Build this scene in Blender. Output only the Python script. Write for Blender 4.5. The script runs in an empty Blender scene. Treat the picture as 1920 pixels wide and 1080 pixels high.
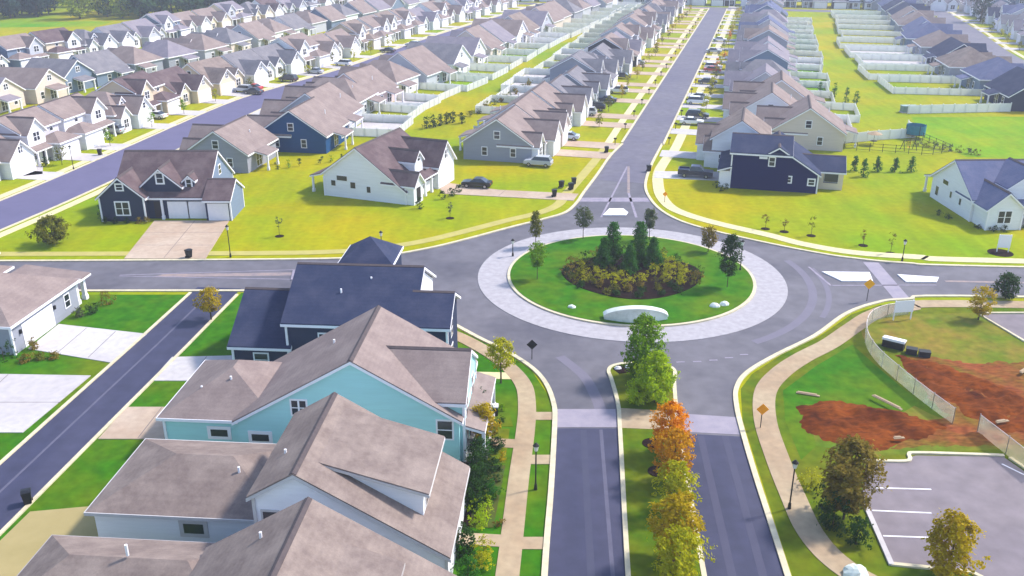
import bpy, math, random
from mathutils import Vector
R = math.radians
rng = random.Random(7)
scene = bpy.context.scene
col = scene.collection

# ---------------------------------------------------------------- camera, world, sun, exposure
cam_d = bpy.data.cameras.new('camera')
cam = bpy.data.objects.new('camera', cam_d); col.objects.link(cam)
cam.location = (0, 0, 40)
cam.rotation_euler = (R(90 - 22.34), 0, 0)
cam_d.sensor_width = 36
cam_d.lens = 36 * 1740 / 1920
cam_d.clip_start = .5
cam_d.clip_end = 3000
scene.camera = cam

SUN_EL, SUN_AZ = 47, 68          # degrees; azimuth clockwise from +Y
world = bpy.data.worlds.new('World'); scene.world = world
world.use_nodes = True
nt = world.node_tree
bg = nt.nodes['Background']
sky = nt.nodes.new('ShaderNodeTexSky'); sky.sky_type = 'NISHITA'
sky.sun_disc = False
sky.sun_elevation = R(SUN_EL); sky.sun_rotation = R(SUN_AZ)
nt.links.new(sky.outputs[0], bg.inputs[0])
bg.inputs[1].default_value = .15
sun_d = bpy.data.lights.new('sun', 'SUN'); sun_d.energy = 2.5; sun_d.angle = R(6)
sun_d.color = (1, .94, .85)
sun = bpy.data.objects.new('sun', sun_d); col.objects.link(sun)
sd = Vector((math.sin(R(SUN_AZ)) * math.cos(R(SUN_EL)), math.cos(R(SUN_AZ)) * math.cos(R(SUN_EL)), math.sin(R(SUN_EL))))
sun.rotation_euler = sd.to_track_quat('Z', 'Y').to_euler()
sun.location = (200, 100, 200)
scene.view_settings.view_transform = 'Standard'
scene.view_settings.look = 'None'
scene.view_settings.exposure = 1.2
scene.view_settings.gamma = 1

# ---------------------------------------------------------------- materials
MATS = {}
def mat(name, c, c2=None, scale=2., rough=.8, detail=5, spec=.25, metal=0., c3=None, scale3=.2, stretch=None, contrast=(.35, .65)):
    """two (or three) real surface colours mixed by noise in object space"""
    if name in MATS: return MATS[name]
    m = bpy.data.materials.new(name); m.use_nodes = True
    t = m.node_tree; b = t.nodes['Principled BSDF']
    b.inputs['Roughness'].default_value = rough
    b.inputs['Specular IOR Level'].default_value = spec
    b.inputs['Metallic'].default_value = metal
    b.inputs['Base Color'].default_value = (*c, 1)
    if c2:
        co = t.nodes.new('ShaderNodeTexCoord')
        src = co.outputs['Object']
        if stretch:
            mp = t.nodes.new('ShaderNodeMapping'); mp.inputs['Scale'].default_value = stretch
            t.links.new(src, mp.inputs[0]); src = mp.outputs[0]
        def noise(sc, a, bb, lo, hi, det):
            n = t.nodes.new('ShaderNodeTexNoise'); n.inputs['Scale'].default_value = sc
            n.inputs['Detail'].default_value = det; n.inputs['Roughness'].default_value = .62
            t.links.new(src, n.inputs['Vector'])
            r = t.nodes.new('ShaderNodeMapRange'); r.inputs[1].default_value = lo; r.inputs[2].default_value = hi
            t.links.new(n.outputs[0], r.inputs[0])
            x = t.nodes.new('ShaderNodeMix'); x.data_type = 'RGBA'
            t.links.new(r.outputs[0], x.inputs[0])
            for i, v in ((6, a), (7, bb)):
                if isinstance(v, tuple): x.inputs[i].default_value = (*v, 1)
                else: t.links.new(v, x.inputs[i])
            return x.outputs[2]
        o = noise(scale, c, c2, contrast[0], contrast[1], detail)
        if c3: o = noise(scale3, o, c3, .42, .68, 3)
        t.links.new(o, b.inputs['Base Color'])
    MATS[name] = m
    return m

def sc(c, k): return tuple(min(1, v * k) for v in c)
def srgb(r, g, b, k=1.0):
    return tuple(k * ((v / 255 / 12.92) if v / 255 < .04045 else ((v / 255 + .055) / 1.055) ** 2.4) for v in (r, g, b))

M_GRASS_Y = mat('lawn_yellow', (.335, .268, .001), (.265, .27, .001), .12, .9, 7, .05, c3=(.155, .255, .002), scale3=.028)
M_GRASS_G = mat('lawn_green', (.022, .115, .002), (.04, .145, .003), .5, .9, 6, .05, c3=(.10, .15, .004), scale3=.11)
M_GRASS_L = mat('lawn_lime', (.22, .27, .003), (.15, .28, .003), .12, .9, 6, .05, c3=(.08, .24, .004), scale3=.05)
M_GRASS_O = mat('lawn_olive', (.10, .135, .004), (.055, .12, .003), .35, .9, 6, .05, c3=(.14, .14, .006), scale3=.12)
M_ASPH = mat('asphalt_worn', (.118, .110, .128), (.136, .126, .146), .25, .75, 6, .3, c3=(.080, .075, .095), scale3=.09)
M_ASPH_D = mat('asphalt_dark', (.030, .032, .068), (.038, .039, .080), .6, .7, 6, .3, c3=(.054, .053, .096), scale3=.12, stretch=(1, .12, 1))
M_ASPH_N = mat('asphalt_north', (.122, .112, .142), (.14, .128, .16), .25, .75, 6, .3, c3=(.105, .095, .136), scale3=.06)
M_APRON = mat('apron_concrete', (.37, .345, .365), (.335, .31, .33), 1.2, .8, 5)
M_CONC = mat('concrete_white', (.46, .42, .42), (.41, .375, .38), .8, .85, 6, c3=(.50, .47, .465), scale3=.1)
M_CONC_T = mat('concrete_tan', (.42, .30, .22), (.36, .27, .2), .8, .85, 5, c3=(.46, .36, .28), scale3=.12)
M_KERB = mat('kerb_concrete', (.60, .53, .36), (.52, .45, .32), 1.5, .85, 4)
M_WALK_Y = mat('sidewalk_pale', (.62, .54, .30), (.55, .48, .28), .7, .85, 4)
M_WALK = mat('sidewalk_tan', (.36, .25, .155), (.31, .225, .145), .6, .85, 5, c3=(.40, .31, .20), scale3=.13)
M_PAINT = mat('road_paint', (.75, .72, .74), (.62, .6, .64), 3, .7, 4)
M_PAINT_F = mat('road_paint_worn', (.29, .25, .30), (.21, .185, .24), 1.5, .7, 6)
M_PAINT_T = mat('hatch_paint', (.30, .225, .20), (.20, .165, .18), 1, .75, 6)
M_XWALK = mat('crosswalk_paver', (.24, .215, .27), (.30, .265, .31), .7, .8, 5)
M_LOT = mat('parking_asphalt', (.165, .138, .155), (.185, .155, .172), .2, .8, 6, c3=(.205, .17, .18), scale3=.08)
M_DIRT = mat('red_dirt', (.14, .030, .003), (.205, .054, .008), .6, .95, 8, .05, c3=(.055, .011, .002), scale3=.3)
M_DIRT_P = mat('pale_dirt', (.24, .068, .024), (.155, .038, .011), .5, .95, 8, .05, c3=(.13, .10, .012), scale3=.2)
M_STRAW = mat('straw_field', (.15, .16, .012), (.23, .15, .03), .35, .95, 8, .05, c3=(.05, .14, .006), scale3=.1)
M_MULCH = mat('mulch', (.008, .004, .004), (.022, .010, .009), 2.5, .95, 8, .05)
M_WHITE = mat('white_trim', (.78, .76, .80))
M_GLASS = mat('window_glass', (.02, .024, .035), rough=.12, spec=.6)
M_GDOOR = mat('garage_white', (.8, .77, .8), (.74, .72, .76), 3)
M_BLACK = mat('black_plastic', (.012, .012, .016), rough=.5)
M_METAL = mat('dark_metal', (.03, .028, .025), rough=.5, metal=.4)
M_TYRE = mat('tyre', (.014, .014, .016), rough=.9)
M_RIM = mat('rim', (.4, .4, .42), rough=.35, metal=.8)
M_VINYL = mat('white_vinyl', (.86, .86, .84), (.82, .82, .80), 1.2, .6)
def translucent(m, k):
    t = m.node_tree; b = t.nodes['Principled BSDF']; src = b.inputs['Base Color'].links[0].from_socket
    tr = t.nodes.new('ShaderNodeBsdfTranslucent'); mx = t.nodes.new('ShaderNodeMixShader'); mx.inputs[0].default_value = k
    t.links.new(src, tr.inputs[0]); t.links.new(b.outputs[0], mx.inputs[1]); t.links.new(tr.outputs[0], mx.inputs[2])
    t.links.new(mx.outputs[0], t.nodes['Material Output'].inputs[0]); return m
def see_through(m, k):
    t = m.node_tree; out = t.nodes['Material Output']; src = out.inputs[0].links[0].from_socket
    tr = t.nodes.new('ShaderNodeBsdfTransparent'); mx = t.nodes.new('ShaderNodeMixShader'); mx.inputs[0].default_value = k
    t.links.new(src, mx.inputs[1]); t.links.new(tr.outputs[0], mx.inputs[2]); t.links.new(mx.outputs[0], out.inputs[0]); return m
translucent(M_VINYL, .45)                                # thin extruded vinyl lets sunlight through
M_LAMPG = mat('lamp_glass', (.7, .68, .6), rough=.3)
M_BARK = mat('bark', (.06, .04, .025), (.1, .07, .045), 6, .95, 6)
M_DOORD = mat('door_dark', (.03, .025, .03), rough=.5)
def rmat(n, a, b_, c):
    """asphalt shingle: grain, weathered blotches and faint courses"""
    m = mat('roof_' + n, a, b_, 2.2, .92, 9, .08, c3=c, scale3=.5, contrast=(.3, .7))
    t = m.node_tree; bs = t.nodes['Principled BSDF']; src = bs.inputs['Base Color'].links[0].from_socket
    co = t.nodes.new('ShaderNodeTexCoord'); w = t.nodes.new('ShaderNodeTexWave'); w.wave_type = 'BANDS'; w.bands_direction = 'Z'
    w.inputs['Scale'].default_value = 1.6; w.inputs['Distortion'].default_value = 1.2; w.inputs['Detail'].default_value = 3
    t.links.new(co.outputs['Object'], w.inputs[0])
    r = t.nodes.new('ShaderNodeMapRange'); r.inputs[3].default_value = .975; r.inputs[4].default_value = 1.025; t.links.new(w.outputs[0], r.inputs[0])
    n2 = t.nodes.new('ShaderNodeTexNoise'); n2.inputs['Scale'].default_value = 9; n2.inputs['Detail'].default_value = 2; t.links.new(co.outputs['Object'], n2.inputs[0])
    r2 = t.nodes.new('ShaderNodeMapRange'); r2.inputs[3].default_value = .82; r2.inputs[4].default_value = 1.2; t.links.new(n2.outputs[0], r2.inputs[0])
    mu = t.nodes.new('ShaderNodeMath'); mu.operation = 'MULTIPLY'; t.links.new(r.outputs[0], mu.inputs[0]); t.links.new(r2.outputs[0], mu.inputs[1])
    x = t.nodes.new('ShaderNodeVectorMath'); x.operation = 'SCALE'; t.links.new(src, x.inputs[0]); t.links.new(mu.outputs[0], x.inputs['Scale'])
    t.links.new(x.outputs[0], bs.inputs['Base Color'])
    return m
ROOFC = {
    'mauve': rmat('mauve', (.225, .174, .163), (.19, .145, .138), (.26, .204, .188)),
    'taupe': rmat('taupe', (.21, .163, .145), (.155, .118, .11), (.25, .197, .175)),
    'brown': rmat('brown', (.11, .077, .082), (.092, .062, .07), (.15, .11, .112)),
    'grey': rmat('grey', (.17, .16, .18), (.14, .132, .152), (.205, .19, .205)),
    'lilac': rmat('lilac', (.21, .185, .22), (.18, .158, .19), (.24, .21, .235)),
    'slate': rmat('slate', (.034, .043, .085), (.028, .036, .075), (.05, .056, .098)),
    'blue': rmat('blue', (.10, .115, .20), (.085, .10, .18), (.13, .135, .215)),
}
CAPM = mat('ridge_cap', (.09, .07, .072), (.07, .055, .06), 3, .9)
WALLC = {}
for n, c in dict(white=(.76, .76, .80), cream=(.70, .58, .44), tan=(.58, .47, .36), grey=(.29, .30, .36), lightgrey=(.46, .47, .53),
                 teal=(.38, .68, .68), navy=(.002, .008, .075), slate=(.035, .044, .082), blue=(.016, .07, .19), bluegrey=(.17, .22, .31),
                 lilac=(.56, .53, .60), beige=(.62, .53, .47), charcoal=(.06, .06, .075), sage=(.30, .36, .34), pink=(.66, .52, .5)).items():
    WALLC[n] = mat('siding_' + n, c, sc(c, .93), 1.1, .85, 4, .04 if max(c) < .25 else .15, stretch=(.3, .3, 3))

def fine(m, scale, lo, hi, stretch=None, detail=3):
    """fine grain multiplied into the base colour"""
    t = m.node_tree; bs = t.nodes['Principled BSDF']; src = bs.inputs['Base Color'].links[0].from_socket
    co = t.nodes.new('ShaderNodeTexCoord'); v = co.outputs['Object']
    if stretch:
        mp = t.nodes.new('ShaderNodeMapping'); mp.inputs['Scale'].default_value = stretch; t.links.new(v, mp.inputs[0]); v = mp.outputs[0]
    n2 = t.nodes.new('ShaderNodeTexNoise'); n2.inputs['Scale'].default_value = scale; n2.inputs['Detail'].default_value = detail; t.links.new(v, n2.inputs[0])
    r2 = t.nodes.new('ShaderNodeMapRange'); r2.inputs[1].default_value = .3; r2.inputs[2].default_value = .7; r2.inputs[3].default_value = lo; r2.inputs[4].default_value = hi; t.links.new(n2.outputs[0], r2.inputs[0])
    x = t.nodes.new('ShaderNodeVectorMath'); x.operation = 'SCALE'; t.links.new(src, x.inputs[0]); t.links.new(r2.outputs[0], x.inputs['Scale'])
    t.links.new(x.outputs[0], bs.inputs['Base Color'])
for m_ in (M_GRASS_G, M_GRASS_O, M_STRAW): fine(m_, 1.1, .78, 1.2, None, 6)
for m_ in (M_GRASS_Y, M_GRASS_L): fine(m_, 1.1, .88, 1.1, None, 6)
for m_ in (M_GRASS_Y, M_GRASS_L): fine(m_, .5, .9, 1.1, (1, .15, 1), 4)
for m_ in (M_ASPH, M_ASPH_D, M_ASPH_N, M_LOT): fine(m_, .7, .86, 1.13, None, 8)
for m_ in (M_CONC, M_CONC_T, M_WALK, M_WALK_Y, M_APRON, M_KERB): fine(m_, 1.6, .88, 1.1, None, 6)
for m_ in (M_DIRT, M_DIRT_P): fine(m_, 1.3, .6, 1.4, (1, 2.2, 1), 8)

# ---------------------------------------------------------------- mesh helper
class MB:
    def __init__(s): s.v = []; s.f = []
    def add(s, vs, fs):
        o = len(s.v); s.v += [tuple(v) for v in vs]; s.f += [tuple(i + o for i in f) for f in fs]
    def box(s, x0, x1, y0, y1, z0, z1):
        s.add([(x0, y0, z0), (x1, y0, z0), (x1, y1, z0), (x0, y1, z0), (x0, y0, z1), (x1, y0, z1), (x1, y1, z1), (x0, y1, z1)],
              [(3, 2, 1, 0), (4, 5, 6, 7), (0, 1, 5, 4), (1, 2, 6, 5), (2, 3, 7, 6), (3, 0, 4, 7)])
    def prism(s, prof, a, b, ax):
        """profile [(c,z)] extruded from a to b along axis ax ('x' or 'y'), closed"""
        n = len(prof)
        P = (lambda t, c, z: (t, c, z)) if ax == 'x' else (lambda t, c, z: (c, t, z))
        s.add([P(a, c, z) for c, z in prof] + [P(b, c, z) for c, z in prof],
              [tuple(range(n))[::-1], tuple(range(n, 2 * n))] + [(i, (i + 1) % n, n + (i + 1) % n, n + i) for i in range(n)])
    def poly(s, pts, z0, z1):
        n = len(pts)
        s.add([(x, y, z0) for x, y in pts] + [(x, y, z1) for x, y in pts],
              [tuple(range(n, 2 * n))] + [(i, (i + 1) % n, n + (i + 1) % n, n + i) for i in range(n)])
    def tube(s, p0, p1, r0, r1, n=8, cap=True):
        p0, p1 = Vector(p0), Vector(p1); d = (p1 - p0).normalized()
        a = d.orthogonal().normalized(); b = d.cross(a)
        vs = []
        for p, r in ((p0, r0), (p1, r1)):
            for i in range(n):
                t = 2 * math.pi * i / n; vs.append(p + a * math.cos(t) * r + b * math.sin(t) * r)
        fs = [(i, (i + 1) % n, n + (i + 1) % n, n + i) for i in range(n)]
        if cap: fs += [tuple(range(n))[::-1], tuple(range(n, 2 * n))]
        s.add(vs, fs)
    def disc(s, cx, cy, r, z0, z1, n=64):
        s.poly([(cx + r * math.cos(2 * math.pi * i / n), cy + r * math.sin(2 * math.pi * i / n)) for i in range(n)], z0, z1)
    def ribbon(s, pts, w, z0, z1):
        """closed box section along a polyline"""
        L, Rr = offset(pts, w / 2), offset(pts, -w / 2)
        n = len(pts); vs = []
        for i in range(n): vs += [(*L[i], z0), (*Rr[i], z0), (*Rr[i], z1), (*L[i], z1)]
        fs = []
        for i in range(n - 1):
            a, b = 4 * i, 4 * i + 4
            fs += [(a + 3, a + 2, b + 2, b + 3), (a, a + 3, b + 3, b), (a + 2, a + 1, b + 1, b + 2)]
        fs += [(0, 1, 2, 3), (4 * n - 1, 4 * n - 2, 4 * n - 3, 4 * n - 4)]
        s.add(vs, fs)
    def build(s, name, m, parent=None, smooth=False):
        me = bpy.data.meshes.new(name)
        me.from_pydata(s.v, [], s.f)
        me.materials.append(m)
        if smooth: me.polygons.foreach_set('use_smooth', [True] * len(me.polygons))
        me.update()
        o = bpy.data.objects.new(name, me); col.objects.link(o)
        if parent: o.parent = parent
        return o

def offset(pts, d):
    out = []
    for i, p in enumerate(pts):
        a = Vector(pts[max(0, i - 1)][:2]); b = Vector(pts[min(len(pts) - 1, i + 1)][:2])
        t = (b - a).normalized()
        out.append((p[0] - t.y * d, p[1] + t.x * d))
    return out

def smooth(pts, k=6):
    out = []
    n = len(pts)
    for i in range(n - 1):
        p0, p1, p2, p3 = (Vector(pts[max(0, i - 1)]), Vector(pts[i]), Vector(pts[i + 1]), Vector(pts[min(n - 1, i + 2)]))
        for j in range(k):
            t = j / k
            q = .5 * ((2 * p1) + (p2 - p0) * t + (2 * p0 - 5 * p1 + 4 * p2 - p3) * t * t + (3 * p1 - p0 - 3 * p2 + p3) * t ** 3)
            out.append((q.x, q.y))
    out.append(tuple(pts[-1]))
    return out

def tag(o, label, cat, group=None):
    o['label'] = label; o['category'] = cat
    if group: o['group'] = group
    return o
def empty(name, loc, rz=0., label=None, cat=None, group=None):
    o = bpy.data.objects.new(name, None); col.objects.link(o)
    o.location = loc; o.rotation_euler = (0, 0, rz); o.empty_display_size = .5
    if label: tag(o, label, cat, group)
    return o
def struct(name, mb, m):
    o = mb.build(name, m); o['kind'] = 'structure'; return o
def flat(name, pts, m, z=.012, z0=-.05):
    b = MB(); b.poly(pts, z0, z); return struct(name, b, m)
def strip(name, pts, w, m, z=.02, z0=-.05):
    b = MB(); b.ribbon(pts, w, z0, z); return struct(name, b, m)
def copy_tree(o, parent=None):
    c = o.copy(); col.objects.link(c)
    if parent: c.parent = parent
    for ch in o.children: copy_tree(ch, c)
    return c

# ---------------------------------------------------------------- ground and roads
g = MB(); N = 1
g.add([(-900, -60, 0), (900, -60, 0), (900, 1700, 0), (-900, 1700, 0)], [(0, 1, 2, 3)])
struct('ground', g, M_GRASS_Y)

RC = (13.8, 100.9)                                   # roundabout centre
kNW = smooth([(-130, 105.4), (-62, 105.9), (-40, 106.2), (-22.2, 106.7), (-15.8, 107.8), (-10.8, 110.3), (-6.2, 113.7), (0, 118.9), (4, 122.0), (7.5, 125.3), (9.4, 129.9), (10.8, 135.1), (13.8, 145.6), (17.0, 157.4), (20.1, 166.4)])
kNE = smooth([(27.4, 166.4), (24.0, 154.0), (21.9, 145.5), (20.6, 138.5), (20.4, 132.8), (21.1, 126.8), (23.1, 121.6), (26.8, 117.3), (32.8, 112.4), (38.4, 108.6), (41.9, 106.9), (47.7, 105.2), (61.1, 103.8), (150, 99)])
kSE = smooth([(150, 89), (56.7, 94.6), (43.5, 94.0), (39.6, 92.9), (35.4, 90.0), (30.5, 84.6), (25.4, 80.2), (21.8, 76.6), (20.1, 73.5), (19.4, 70.2), (19.0, 66.5), (18.5, 60), (17.8, 48.4), (16.2, 25)])
kSW = smooth([(2.1 - 1.6, 25), (2.1, 48.4), (2.9, 58), (3.6, 67.9), (3.6, 71.0), (3.1, 74.3), (2.0, 77.3), (-.2, 80.6), (-3.4, 84.2), (-7.2, 88.6), (-12.5, 93.2), (-19, 95.8), (-30.6, 96.4), (-80, 96.2), (-130, 96)])
road = kNW + kNE + kSE + kSW
M_TRK = mat('asphalt_polished', (.155, .14, .18), (.14, .126, .165), .5, .7, 6)
flat('roundabout_road', road, M_ASPH, .008)
NA, NB = (23.75, 166.4), (88.2, 412)                 # north road axis
nd = Vector((NB[0] - NA[0], NB[1] - NA[1])).normalized()
def npt(t, off): return (NA[0] + nd.x * t + nd.y * off, NA[1] + nd.y * t - nd.x * off)     # off > 0 : east
flat('north_road', [npt(-26, -3.6), npt(250, -3.6), npt(250, 3.6), npt(-26, 3.6)], M_ASPH_N, .016)
# darker carriageways of the south road
flat('south_road', [(3.7, 66.7), (8.75, 66.7), (7.3, 48.4), (5.7, 25), (.55, 25), (2.15, 48.4), (3.0, 58)], M_ASPH_D, .016)
flat('south_road', [(13.85, 65.9), (18.9, 65.4), (17.75, 48.4), (16.15, 25), (10.9, 25), (12.6, 48.4)], M_ASPH_D, .016)
# crosswalk bands
flat('crosswalk', [(3.75, 69.9), (8.9, 69.9), (8.75, 66.9), (3.7, 66.9)], M_XWALK, .02)
flat('crosswalk', [(13.95, 69.2), (19.2, 68.5), (18.95, 65.7), (13.85, 66.2)], M_XWALK, .02)
flat('crosswalk', [(42.7, 105.6), (44.5, 105.4), (43.9, 94.4), (42.1, 94.3)], M_XWALK, .02)
flat('crosswalk', [(10.2, 132.6), (20.2, 132.6), (20.3, 130.6), (9.9, 130.6)], M_PAINT_F, .02)
# apron, island, kerb ring
b = MB(); b.disc(*RC, 17.8, -.05, .05, 96); struct('apron', b, M_APRON)
b = MB(); b.disc(*RC, 14.35, -.05, .2, 96); struct('island_kerb', b, M_KERB)
b = MB(); b.disc(*RC, 14.0, -.05, .24, 96); struct('island_lawn', b, M_GRASS_G)
b = MB(); b.poly([(RC[0] + .2 + 8.1 * math.cos(a) * (1 + .05 * math.sin(3 * a)), RC[1] - .2 + 6.9 * math.sin(a) * (1 + .05 * math.cos(4 * a))) for a in [i * math.pi / 24 for i in range(48)]], 0, .3)
struct('mulch_bed', b, M_MULCH)
# kerbs and gutters
for k in (kNW, kNE, kSE, kSW[:-24] + kSW[-24:]):
    strip('kerb', k, .42, M_KERB, .13)
NKW = [npt(0, -3.75), npt(250, -3.75)]; NKE = [npt(0, 3.75), npt(250, 3.75)]
strip('kerb', NKW, .4, M_KERB, .13); strip('kerb', NKE, .4, M_KERB, .13)
# median
med = smooth([(5.9, 25), (7.5, 48.4), (8.9, 66.2), (9.2, 70.6), (9.1, 75.0), (9.0, 77.0), (9.8, 78.1), (12.0, 78.6), (14.2, 78.1), (15.1, 77.0), (14.7, 74.5), (14.1, 69.7), (13.7, 65.7), (12.4, 48.4), (10.7, 25)])
flat('median_lawn', med, M_GRASS_O, .12)
strip('kerb', med, .34, M_KERB, .15)
flat('median_paving', [(9.05, 69.9), (14.0, 69.3), (13.75, 66.2), (8.95, 66.6)], M_WALK, .14)
flat('mulch_bed', [(9.4, 77.2), (9.9, 77.9), (12, 78.3), (14.1, 77.9), (14.7, 77.0), (14.2, 76), (12, 76.9), (9.9, 76.2)], M_MULCH, .15)
# splitter islands and paint
flat('traffic_island', [(36.6, 102.2), (42.2, 102.0), (41.6, 99.2), (38.0, 99.2)], M_PAINT, .13)
flat('traffic_island', [(45.2, 101.3), (49.7, 100.4), (48.8, 98.9), (45.3, 99.0)], M_PAINT, .13)
flat('traffic_island', [(13.9, 127.0), (15.9, 127.0), (16.4, 125.2), (15.9, 123.9), (12.7, 123.9)], M_PAINT, .13)
flat('traffic_island', [(-25.6, 99.6), (-20.8, 100.4), (-20.8, 102.4), (-26, 102.6)], M_PAINT_F, .13)
for a, c, w, m in (((12.4, 123.2), (19.2, 150.6), .28, M_PAINT_F), ((17.3, 123.1), (17.6, 135), .35, M_PAINT_F), ((17.6, 135), (19.4, 150.6), .4, M_PAINT_T),
                (( -46, 101.0), (-24, 99.9), .16, M_PAINT_F), ((-46, 101.3), (-24, 103.2), .16, M_PAINT_F), ((35.6, 104), (36.4, 98), .25, M_PAINT_F), ((50, 99.4), (75, 98), .5, M_PAINT_T),
                ((36.4, 98.1), (48.5, 98.2), .2, M_PAINT_F), ((-20.5, 104), (-12.8, 103.2), .25, M_PAINT_F), ((-13.2, 103.4), (-13.0, 98.5), .25, M_PAINT_F)):
    strip('road_marking', [a, c], w, m, .02)
flat('road_marking', [(-42, 100.6), (-25, 101.2), (-25, 102.2), (-41, 101.6)], M_PAINT_T, .018)
for i in range(5):
    strip('road_marking', [(15.6 + 1.6 * i, 78.8 + .1 * i * i), (16.4 + 1.6 * i, 78.85 + .1 * i * i)], .2, M_PAINT_F, .02)
b = MB(); b.ribbon([(RC[0] + 20.5 * math.cos(a), RC[1] + 20.5 * math.sin(a)) for a in [R(-60 + 3 * i) for i in range(26)]], .9, -.05, .014); struct('tyre_track', b, M_TRK)
b = MB(); b.ribbon([(RC[0] + 22.2 * math.cos(a), RC[1] + 22.2 * math.sin(a)) for a in [R(-32 + 3 * i) for i in range(14)]], .6, -.05, .014); struct('tyre_track', b, M_TRK)
# tyre tracks on the south approach
strip('tyre_track', smooth([(4.6, 80), (6.6, 76), (7.4, 72), (7.6, 69.9)]), 1.0, M_TRK, .012)
strip('tyre_track', [(7.35, 66.5), (6.5, 48), (5.2, 30)], .28, mat('asphalt_pale', (.105, .10, .15), (.085, .082, .125), .8, .7), .02)
strip('tyre_track', [(5.9, 66.5), (5.1, 48)], .5, mat('asphalt_mid', (.055, .056, .095), (.047, .048, .088), .5, .7), .02)
for x in (15.4, 17.4):
    strip('tyre_track', [(x, 65.5), (x - 1.2, 48), (x - 2.6, 28)], .55, mat('asphalt_mid2', (.060, .059, .10), (.053, .052, .092), .5, .7), .02)

# side streets
LS = [(-41.1, 25), (-37.5, 57), (-35.9, 71.5), (-34.6, 83), (-33.2, 97.4)]
strip('side_street', LS, 5.1, M_ASPH_D, .02)
for d in (2.7, -2.7):
    strip('kerb', offset(LS[:-1] + [(-33.3, 95.6)], d), .3, M_KERB, .12)
strip('tyre_track', offset(LS, .4), .22, mat('asphalt_pale', (0, 0, 0)), .026)
S2 = smooth([(-84, 60), (-77.5, 100), (-70, 131.5), (-65.2, 158), (-57.8, 202), (-51, 223), (-39, 255), (-24, 309), (-6, 362), (18, 430)], 8)
strip('side_street', S2, 9.6, mat('asphalt_west', (.105, .095, .17), (.12, .108, .19), .3, .75, 5), .02)
for d in (5.0, -5.0): strip('kerb', offset(S2, d), .4, M_KERB, .12)
for d in (6.4, -6.4): strip('sidewalk', offset(S2, d), 1.4, M_WALK_Y, .05)
S3 = offset(S2, 70); strip('side_street', S3, 8.5, M_ASPH_N, .02)
S4 = smooth([(126, 150), (128, 190), (133, 230), (143, 280), (160, 340), (180, 420)], 6)
strip('side_street', S4, 8.5, M_ASPH_N, .02)
for d in (5.8, -5.8): strip('sidewalk', offset(S4, d), 1.3, M_WALK_Y, .05)
strip('side_street', [npt(252, -120), npt(252, 130)], 9, M_ASPH_N, .012)

# sidewalks
strip('sidewalk', smooth([(-130, 108.2), (-63.8, 108.4), (-31.9, 108.7), (-22.7, 109.2), (-17.4, 110.3), (-11.8, 113.0), (-6.6, 116.9), (-.8, 121.7), (3.8, 125.2), (6.6, 129), (8.0, 134), (10.6, 142.5), (13.4, 151.8), (16.6, 163)]), 1.5, mat('sidewalk_gold', (.42, .36, .10), (.36, .31, .09), .7, .85, 4), .05)
strip('sidewalk', [(16.6, 163), npt(20, -6.4), npt(250, -6.4)], 1.4, M_WALK_Y, .05)
strip('sidewalk', smooth([npt(250, 6.4), npt(130, 6.4), npt(40, 6.4), npt(0, 6.2), (26.3, 155), (23.8, 146.5), (22.6, 138.5), (22.3, 132.5), (23.0, 127.4), (25.2, 123.6), (28.6, 120.0), (33.8, 115.6), (37.2, 112.2), (42.6, 109.0), (49.9, 107.4), (62.1, 105.9), (150, 101)]), 1.7, M_WALK_Y, .05)
strip('sidewalk', smooth([(150, 86.5), (55.9, 92.5), (42.5, 91.7), (38.5, 90.0), (35.0, 86.6), (31.4, 82.8), (27.7, 79.6), (24.8, 76.5), (22.6, 73.0), (21.3, 67.9), (20.8, 62.2), (20.6, 57.2), (20.6, 53), (21.4, 49.8), (23.4, 47.2), (27, 45)]), 1.9, M_WALK, .05)
strip('sidewalk', smooth([(-17, 92.2), (-10.5, 88.4), (-6.2, 85.2), (-3.2, 82.0), (-.6, 78.3), (1.0, 74.4), (1.3, 70.6), (1.1, 66.2), (.5, 59.2), (-.3, 48.4), (-1.8, 30)]), 1.55, M_WALK, .06)
for y in (69.3, 62.6, 52.3):
    strip('walkway', [(1.1 - (69 - y) * .05, y - .6), (3.4 - (69 - y) * .06, y - .6)], 1.3, M_WALK, .05)
for y, x0 in ((76.2, -5.0), (64.6, -3.2), (52.2, -3.6)):
    strip('walkway', [(x0, y), (.6 - (69 - y) * .05, y - .3)], 1.3, M_WALK_Y if y > 70 else M_WALK, .05)

# lawns with their own grass
flat('lawn', [(-130, 30), (-43.5, 30), (-40.2, 57), (-38.6, 71.5), (-37.3, 83), (-36.2, 95.4), (-130, 95.2)], M_GRASS_G, .006)
flat('lawn', [(-38, 30), (-1.5, 30), (1.9, 48.4), (2.7, 58), (3.4, 68), (3.3, 72), (1.8, 77.2), (-.4, 80.4), (-7.4, 88.4), (-12.7, 92.8), (-19, 95.2), (-30.3, 95.9), (-31.9, 83), (-33.2, 71.5), (-34.8, 57)], M_GRASS_G, .006)
flat('lawn', [(17.2, 30), (18.1, 48.4), (19.4, 68), (20.5, 73.5), (22.2, 76.4), (26, 80.4), (31, 84.6), (36, 90), (40, 92.5), (60, 92), (60, 30)], M_GRASS_O, .006)
flat('lawn', [(22.6, 62), (23.0, 68), (24.2, 73.2), (28.8, 78.2), (33.6, 82.6), (34.3, 78), (35.5, 71), (33, 69), (25.5, 70.8), (24.4, 64)], M_GRASS_G, .012)
flat('straw_field', [(35.6, 86), (38.2, 88.8), (42, 90), (49.5, 90.4), (52, 84), (62, 84), (62, 76), (48, 77.6), (42, 78.5), (37, 82), (35.2, 84)], M_STRAW, .012)
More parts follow.
